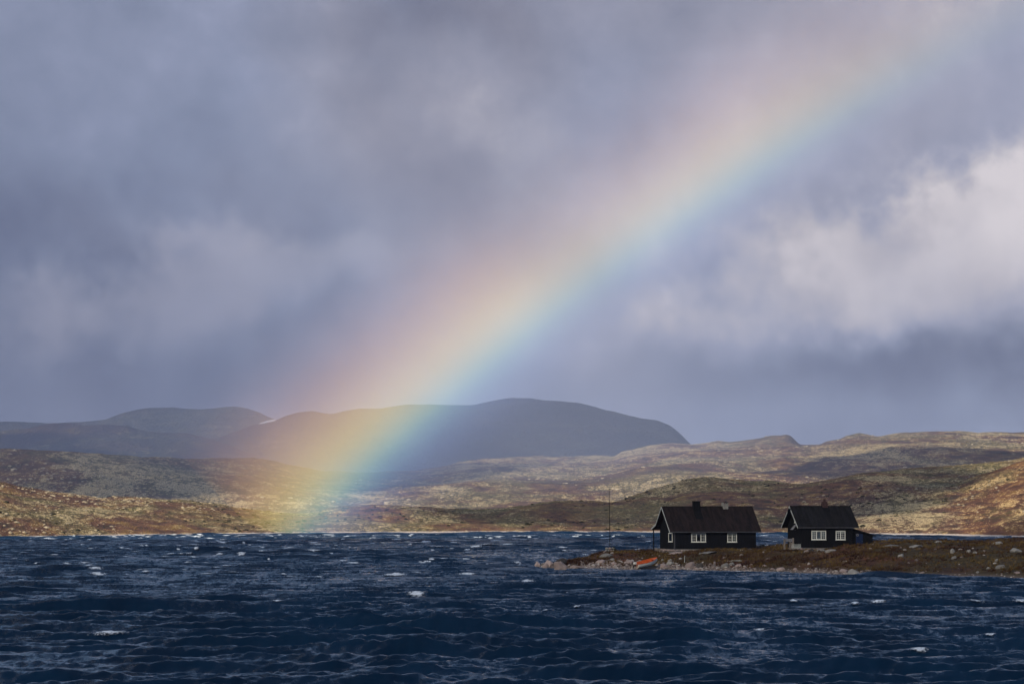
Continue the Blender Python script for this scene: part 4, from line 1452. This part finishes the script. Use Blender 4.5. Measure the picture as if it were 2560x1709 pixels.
# ------------------------------------------------------------------ whitecaps
def build_foam():
    rng = np.random.RandomState(5)
    m, N, out = new_mat('foam')
    g = N.n('ShaderNodeNewGeometry')
    n = N.noise(g.outputs['Position'], 3.0, 5, .7)
    n2 = N.noise(N.vm('MULTIPLY', g.outputs['Position'], (1, .6, 1)), 5.5, 5, .75)
    at = N.n('ShaderNodeAttribute', attribute_name='cover')
    pr = principled(N, out, N.mix(n, (.40, .48, .58), (.74, .79, .84)), .8, bump=n, bump_dist=.08)
    N.put(pr.inputs['Alpha'], N.smooth(N.m('ADD', at.outputs['Fac'], N.m('MULTIPLY', N.m('SUBTRACT', n2, .5), 2.4)), .28, .95))
    V, F, C, b = [], [], [], 0
    def cap(x, y, w, hgt, dep):
        nonlocal b
        nx, ny = (15, 9) if w > 1.6 and y < 480 else (9, 5)
        jag = rng.rand(nx, ny)
        arch, lean = rng.uniform(-.3, .5), rng.uniform(-.25, .25)
        ys = np.arange(y - 5, y + 5, .5)
        y = float(ys[int(np.argmax([water_z(x, q) for q in ys]))])
        for i in range(nx):
            for j in range(ny):
                u, v = i / (nx - 1) * 2 - 1, j / (ny - 1) * 2 - 1
                e = max(0, 1 - abs(u) ** 1.5) * max(0, 1 - abs(v) ** 1.6)
                X_ = x + u * w / 2
                Y_ = y + (v - .35) * dep / 2 + (arch * u * u + lean * u) * dep
                zz = sum(water_z(X_ + a_, Y_ + b_) for a_, b_ in ((0, 0), (.25, .4), (-.25, -.4))) / 3
                V.append((X_, Y_, zz + .02 + hgt * (e ** .8) * (.65 + .35 * jag[i, j])))
                C.append(e)
        for i in range(nx - 1):
            for j in range(ny - 1):
                F.append((b + i * ny + j, b + (i + 1) * ny + j, b + (i + 1) * ny + j + 1, b + i * ny + j + 1))
        b += nx * ny
    # the larger breaking crests seen in the photograph: column, row, width
    for (px, py, w) in [(1042, 1437, 30), (1042, 1494, 44), (282, 1597, 80), (1362, 1528, 12), (2414, 1513, 46), (2525, 1512, 36), (2122, 1515, 24), (2205, 1510, 40), (2290, 1638, 50), (1605, 1457, 26),
                        (1415, 1488, 26), (1440, 1521, 22), (52, 1456, 30), (597, 1418, 18), (565, 1418, 24), (335, 1382, 26), (475, 1389, 24), (130, 1390, 22), (86, 1413, 18), (230, 1420, 16), (880, 1410, 34),
                        (930, 1360, 16), (560, 1350, 16), (490, 1354, 12), (20, 1361, 18), (1185, 1402, 22), (1340, 1348, 16), (1990, 1510, 18), (1840, 1432, 16), (700, 1513, 26), (390, 1538, 22),
                        (1320, 1460, 30), (1900, 1585, 26), (2470, 1600, 24), (600, 1438, 16), (1620, 1360, 16), (1594, 1345, 14)]:
        D = CAM_H * FPX / (py - HORIZON)
        s = w / FPX * D
        cap((px - 1280) / FPX * D, D, s * 1.4, min(.12, .03 + .05 * s), min(2.0, .7 + .5 * s))
    # countless small ones farther out
    for _ in range(950):
        py = 1339 + 105 * rng.rand() ** 2.6
        px = rng.uniform(-60, 2620)
        D = CAM_H * FPX / (py - HORIZON)
        if 355 < D < 540 and px > 1300:
            continue
        if D > float(shore_r(np.array([math.atan((px - 1280) / FPX)]))[0]) - 6:
            continue
        if fbm(np.array([px / 160.]), np.array([py / 12.]), 3, 44)[0] < rng.uniform(-.6, .4):
            continue
        s = (rng.uniform(.4, 1.0) + 1.6 * rng.rand() ** 4) * (1 + max(0, D - 500) / 900)
        cap((px - 1280) / FPX * D, D, s * 1.7, .03 + .045 * s, .7 + .35 * s)
    o = mesh_obj('whitecaps', V, F, m, smooth=True)
    o.data.attributes.new('cover', 'FLOAT', 'POINT').data.foreach_set('value', np.array(C, dtype=np.float32))
    tag(o, 'white foam on breaking wave crests across the lake', None, None, 'stuff')


build_foam()

# ------------------------------------------------------------------ the rainbow: its colours painted into a sunlit curtain of rain
def build_rainbow():
    """Drops 42 degrees from the point opposite the sun: a shallow curved band of rain just short of the far shore.
    It gives off no light of its own; the bow colours are painted in by angle and the sun lights them."""
    R0, R1 = 900.0, 985.0
    T0, T1 = math.radians(39.9), math.radians(44.4)
    q = ANTI.to_track_quat('Z', 'Y')
    Rm = q.to_matrix()
    Ri = Rm.inverted()
    def phi_of(x, y):
        l = Ri @ px_dir(x, y).normalized()
        return math.atan2(l.y, l.x)
    pa, pb = phi_of(640, 1330), phi_of(2750, -200)
    if abs(pb - pa) > math.pi:
        pb += 2 * math.pi * (1 if pb < pa else -1)
    nph, nth = 72, 6
    V, F = [], []
    def idx(i, j, k):
        return (i * (nth + 1) + j) * 2 + k
    for i in range(nph + 1):
        ph = pa + (pb - pa) * i / nph
        for j in range(nth + 1):
            th = T0 + (T1 - T0) * j / nth
            d = Vector((math.sin(th) * math.cos(ph), math.sin(th) * math.sin(ph), math.cos(th)))
            for r in (R0, R1):
                p = Rm @ (d * r)
                if p.z + CAM_H < 1.2:            # rain ends at the lake
                    p.z = 1.2 - CAM_H
                V.append(Ri @ p)
    for i in range(nph):
        for j in range(nth):
            F += [(idx(i, j, 0), idx(i + 1, j, 0), idx(i + 1, j + 1, 0), idx(i, j + 1, 0)), (idx(i, j, 1), idx(i, j + 1, 1), idx(i + 1, j + 1, 1), idx(i + 1, j, 1))]
    for i in range(nph):
        for j in (0, nth):
            F.append((idx(i, j, 0), idx(i, j, 1), idx(i + 1, j, 1), idx(i + 1, j, 0)))
    for j in range(nth):
        for i in (0, nph):
            F.append((idx(i, j, 0), idx(i, j + 1, 0), idx(i, j + 1, 1), idx(i, j, 1)))
    m, N, out = new_mat('bow_tinted_rain')
    tc = N.n('ShaderNodeTexCoord')
    p = tc.outputs['Object']
    x, y, z = N.sep(p)
    th = N.m('ARCTAN2', N.m('SQRT', N.m('ADD', N.m('MULTIPLY', x, x), N.m('MULTIPLY', y, y))), z)
    ph = N.m('ARCTAN2', y, x)
    f = N.m('DIVIDE', N.m('SUBTRACT', th, T0), T1 - T0)
    def at(deg):
        return (math.radians(deg) - T0) / (T1 - T0)
    colr = N.ramp(f, [(0.0, (0, 0, 0)), (at(40.45), (.008, .012, .03)), (at(40.9), (.045, .075, .19)), (at(41.2), (.10, .22, .35)), (at(41.42), (.21, .40, .36)), (at(41.70), (.46, .48, .24)),
                      (at(42.0), (.60, .44, .13)), (at(42.4), (.46, .28, .10)), (at(42.9), (.26, .14, .06)), (at(43.4), (.11, .062, .04)), (at(43.9), (.03, .02, .018)), (1.0, (0, 0, 0))], 'B_SPLINE')
    t = N.m('DIVIDE', N.m('SUBTRACT', ph, pa), pb - pa)
    def tpos(xx, yy):
        return (phi_of(xx, yy) - pa) / (pb - pa)
    along = N.ramp(t, [(0.0, 0.2), (tpos(690, 1280), 0.6), (tpos(780, 1180), 0.95), (tpos(950, 1000), 1.0), (tpos(1250, 760), 0.92), (tpos(1500, 590), 0.78), (tpos(1800, 400), 0.62), (tpos(2050, 220), 0.34), (tpos(2350, 60), .16), (1.0, 0.0)])
    rn = N.noise(p, 0.012, 3, .5)
    dens = N.m('MULTIPLY', along, N.m('ADD', N.m('MULTIPLY', rn, .7), .65))
    vs = N.n('ShaderNodeVolumeScatter')
    N.link(colr, vs.inputs['Color'])
    N.put(vs.inputs['Density'], N.m('MULTIPLY', dens, 0.0108))
    vs.inputs['Anisotropy'].default_value = -0.5
    N.link(vs.outputs[0], out.inputs['Volume'])
    o = mesh_obj('rainbow', V, F, m)
    o.location = (0, 0, CAM_H)
    o.rotation_euler = q.to_euler()
    bm = bmesh.new()
    bm.from_mesh(o.data)
    bmesh.ops.recalc_face_normals(bm, faces=bm.faces)
    bm.to_mesh(o.data)
    bm.free()
    tag(o, 'soft broad rainbow slanting from the far shore up into the clouds', 'rainbow')


build_rainbow()


# ------------------------------------------------------------------ unseen cloud banks above and behind, placed by where their shadows fall
def build_clouds():
    m, N, out = new_mat('cloud_bank')
    tr = N.n('ShaderNodeBsdfTransparent')
    tl = N.n('ShaderNodeBsdfTranslucent')
    tl.inputs[0].default_value = (.8, .8, .82, 1)
    df = N.n('ShaderNodeBsdfDiffuse')
    df.inputs[0].default_value = (.8, .8, .82, 1)
    ad = N.n('ShaderNodeMixShader')
    ad.inputs[0].default_value = .5
    N.link(tl.outputs[0], ad.inputs[1])
    N.link(df.outputs[0], ad.inputs[2])
    mx = N.n('ShaderNodeMixShader')
    mx.inputs[0].default_value = .50
    N.link(tr.outputs[0], mx.inputs[1])
    N.link(ad.outputs[0], mx.inputs[2])
    N.link(mx.outputs[0], out.inputs['Surface'])
    rnd = random.Random(8)
    def bank(cx, cyy, rx, ry, alt, n, label):
        """lumpy cloud whose shadow is centred on the ground point (cx, cyy)"""
        t = alt / TO_SUN.z
        c = Vector((cx, cyy, 0)) + TO_SUN * t
        from mathutils import noise as mn
        bm = bmesh.new()
        bmesh.ops.create_icosphere(bm, subdivisions=5, radius=1.0)
        off = Vector((rnd.uniform(-50, 50), rnd.uniform(-50, 50), 0))
        for v in bm.verts:
            k = v.co + off
            r = 1 + .34 * mn.noise(k * 1.6) + .20 * mn.noise(k * 3.7) + .10 * mn.noise(k * 8.1) + .05 * mn.noise(k * 17)
            v.co = Vector((v.co.x * rx * r, v.co.y * ry * r, v.co.z * min(rx, ry) * .28 * r * (1.0 if v.co.z > 0 else .45)))
        me = bpy.data.meshes.new('cloud')
        bm.to_mesh(me)
        bm.free()
        me.shade_smooth()
        me.materials.append(m)
        o = bpy.data.objects.new('cloud', me)
        o.location = c
        col.objects.link(o)
        tag(o, label, 'cloud', 'cloud banks overhead')
    bank(40, 330, 520, 520, 1150, 46, 'broad low cloud bank shading the lake and the headland')
    bank(90, 1400, 135, 250, 1200, 20, 'small cloud shading the low hills behind the longer cabin')
    bank(330, 2350, 120, 230, 1350, 20, 'small unseen cloud added to shade a band of the hills at the right')  # added out of view to darken a band of the slope
    bank(-500, 2650, 430, 1050, 1600, 24, 'long unseen cloud added to shade the rainy hills at the left')  # put in overhead, unseen, to keep the left slopes dark
    bank(150, 5700, 1300, 900, 2200, 26, 'cloud shading the far blue mountain')


build_clouds()

# ------------------------------------------------------------------ rain haze
m, N, out = new_mat('rain_haze')
pv = N.n('ShaderNodeVolumePrincipled')
pv.inputs['Color'].default_value = (.62, .72, 1.0, 1)
pv.inputs['Density'].default_value = 3.0e-5
pv.inputs['Anisotropy'].default_value = 0.0
N.link(pv.outputs[0], out.inputs['Volume'])
hz = MB().box(-6200, 6200, -60, 12800, -8, 420).build('haze', m)
tag(hz, 'thin rain haze hanging over the lake and hills', None, None, 'stuff')

# a shower falling over the hills beyond the far shore
m, N, out = new_mat('falling_rain')
pv = N.n('ShaderNodeVolumePrincipled')
pv.inputs['Color'].default_value = (.50, .61, .92, 1)
g = N.n('ShaderNodeNewGeometry')
SH_C, SH_R = Vector((-260, 2550, 0)), Vector((800, 1250, 360))
rel = N.vm('MULTIPLY', N.vm('SUBTRACT', g.outputs['Position'], tuple(SH_C)), (1 / SH_R.x, 1 / SH_R.y, 1 / SH_R.z))
core = N.m('SUBTRACT', 1.0, N.vm('DOT_PRODUCT', rel, rel), clamp=True)         # thins out towards its edges
N.put(pv.inputs['Density'], N.m('MULTIPLY', core, 4.4e-4))
N.link(pv.outputs[0], out.inputs['Volume'])
bm = bmesh.new()
bmesh.ops.create_icosphere(bm, subdivisions=4, radius=1.0)
for v in bm.verts:
    v.co = Vector((v.co.x * SH_R.x + SH_C.x, v.co.y * SH_R.y + SH_C.y, max(-6.0, v.co.z * SH_R.z)))
me = bpy.data.meshes.new('rain_shower')
bm.to_mesh(me)
bm.free()
me.materials.append(m)
rs = bpy.data.objects.new('rain_shower', me)
col.objects.link(rs)
tag(rs, 'grey shower of rain veiling the hills beyond the far shore', None, None, 'stuff')
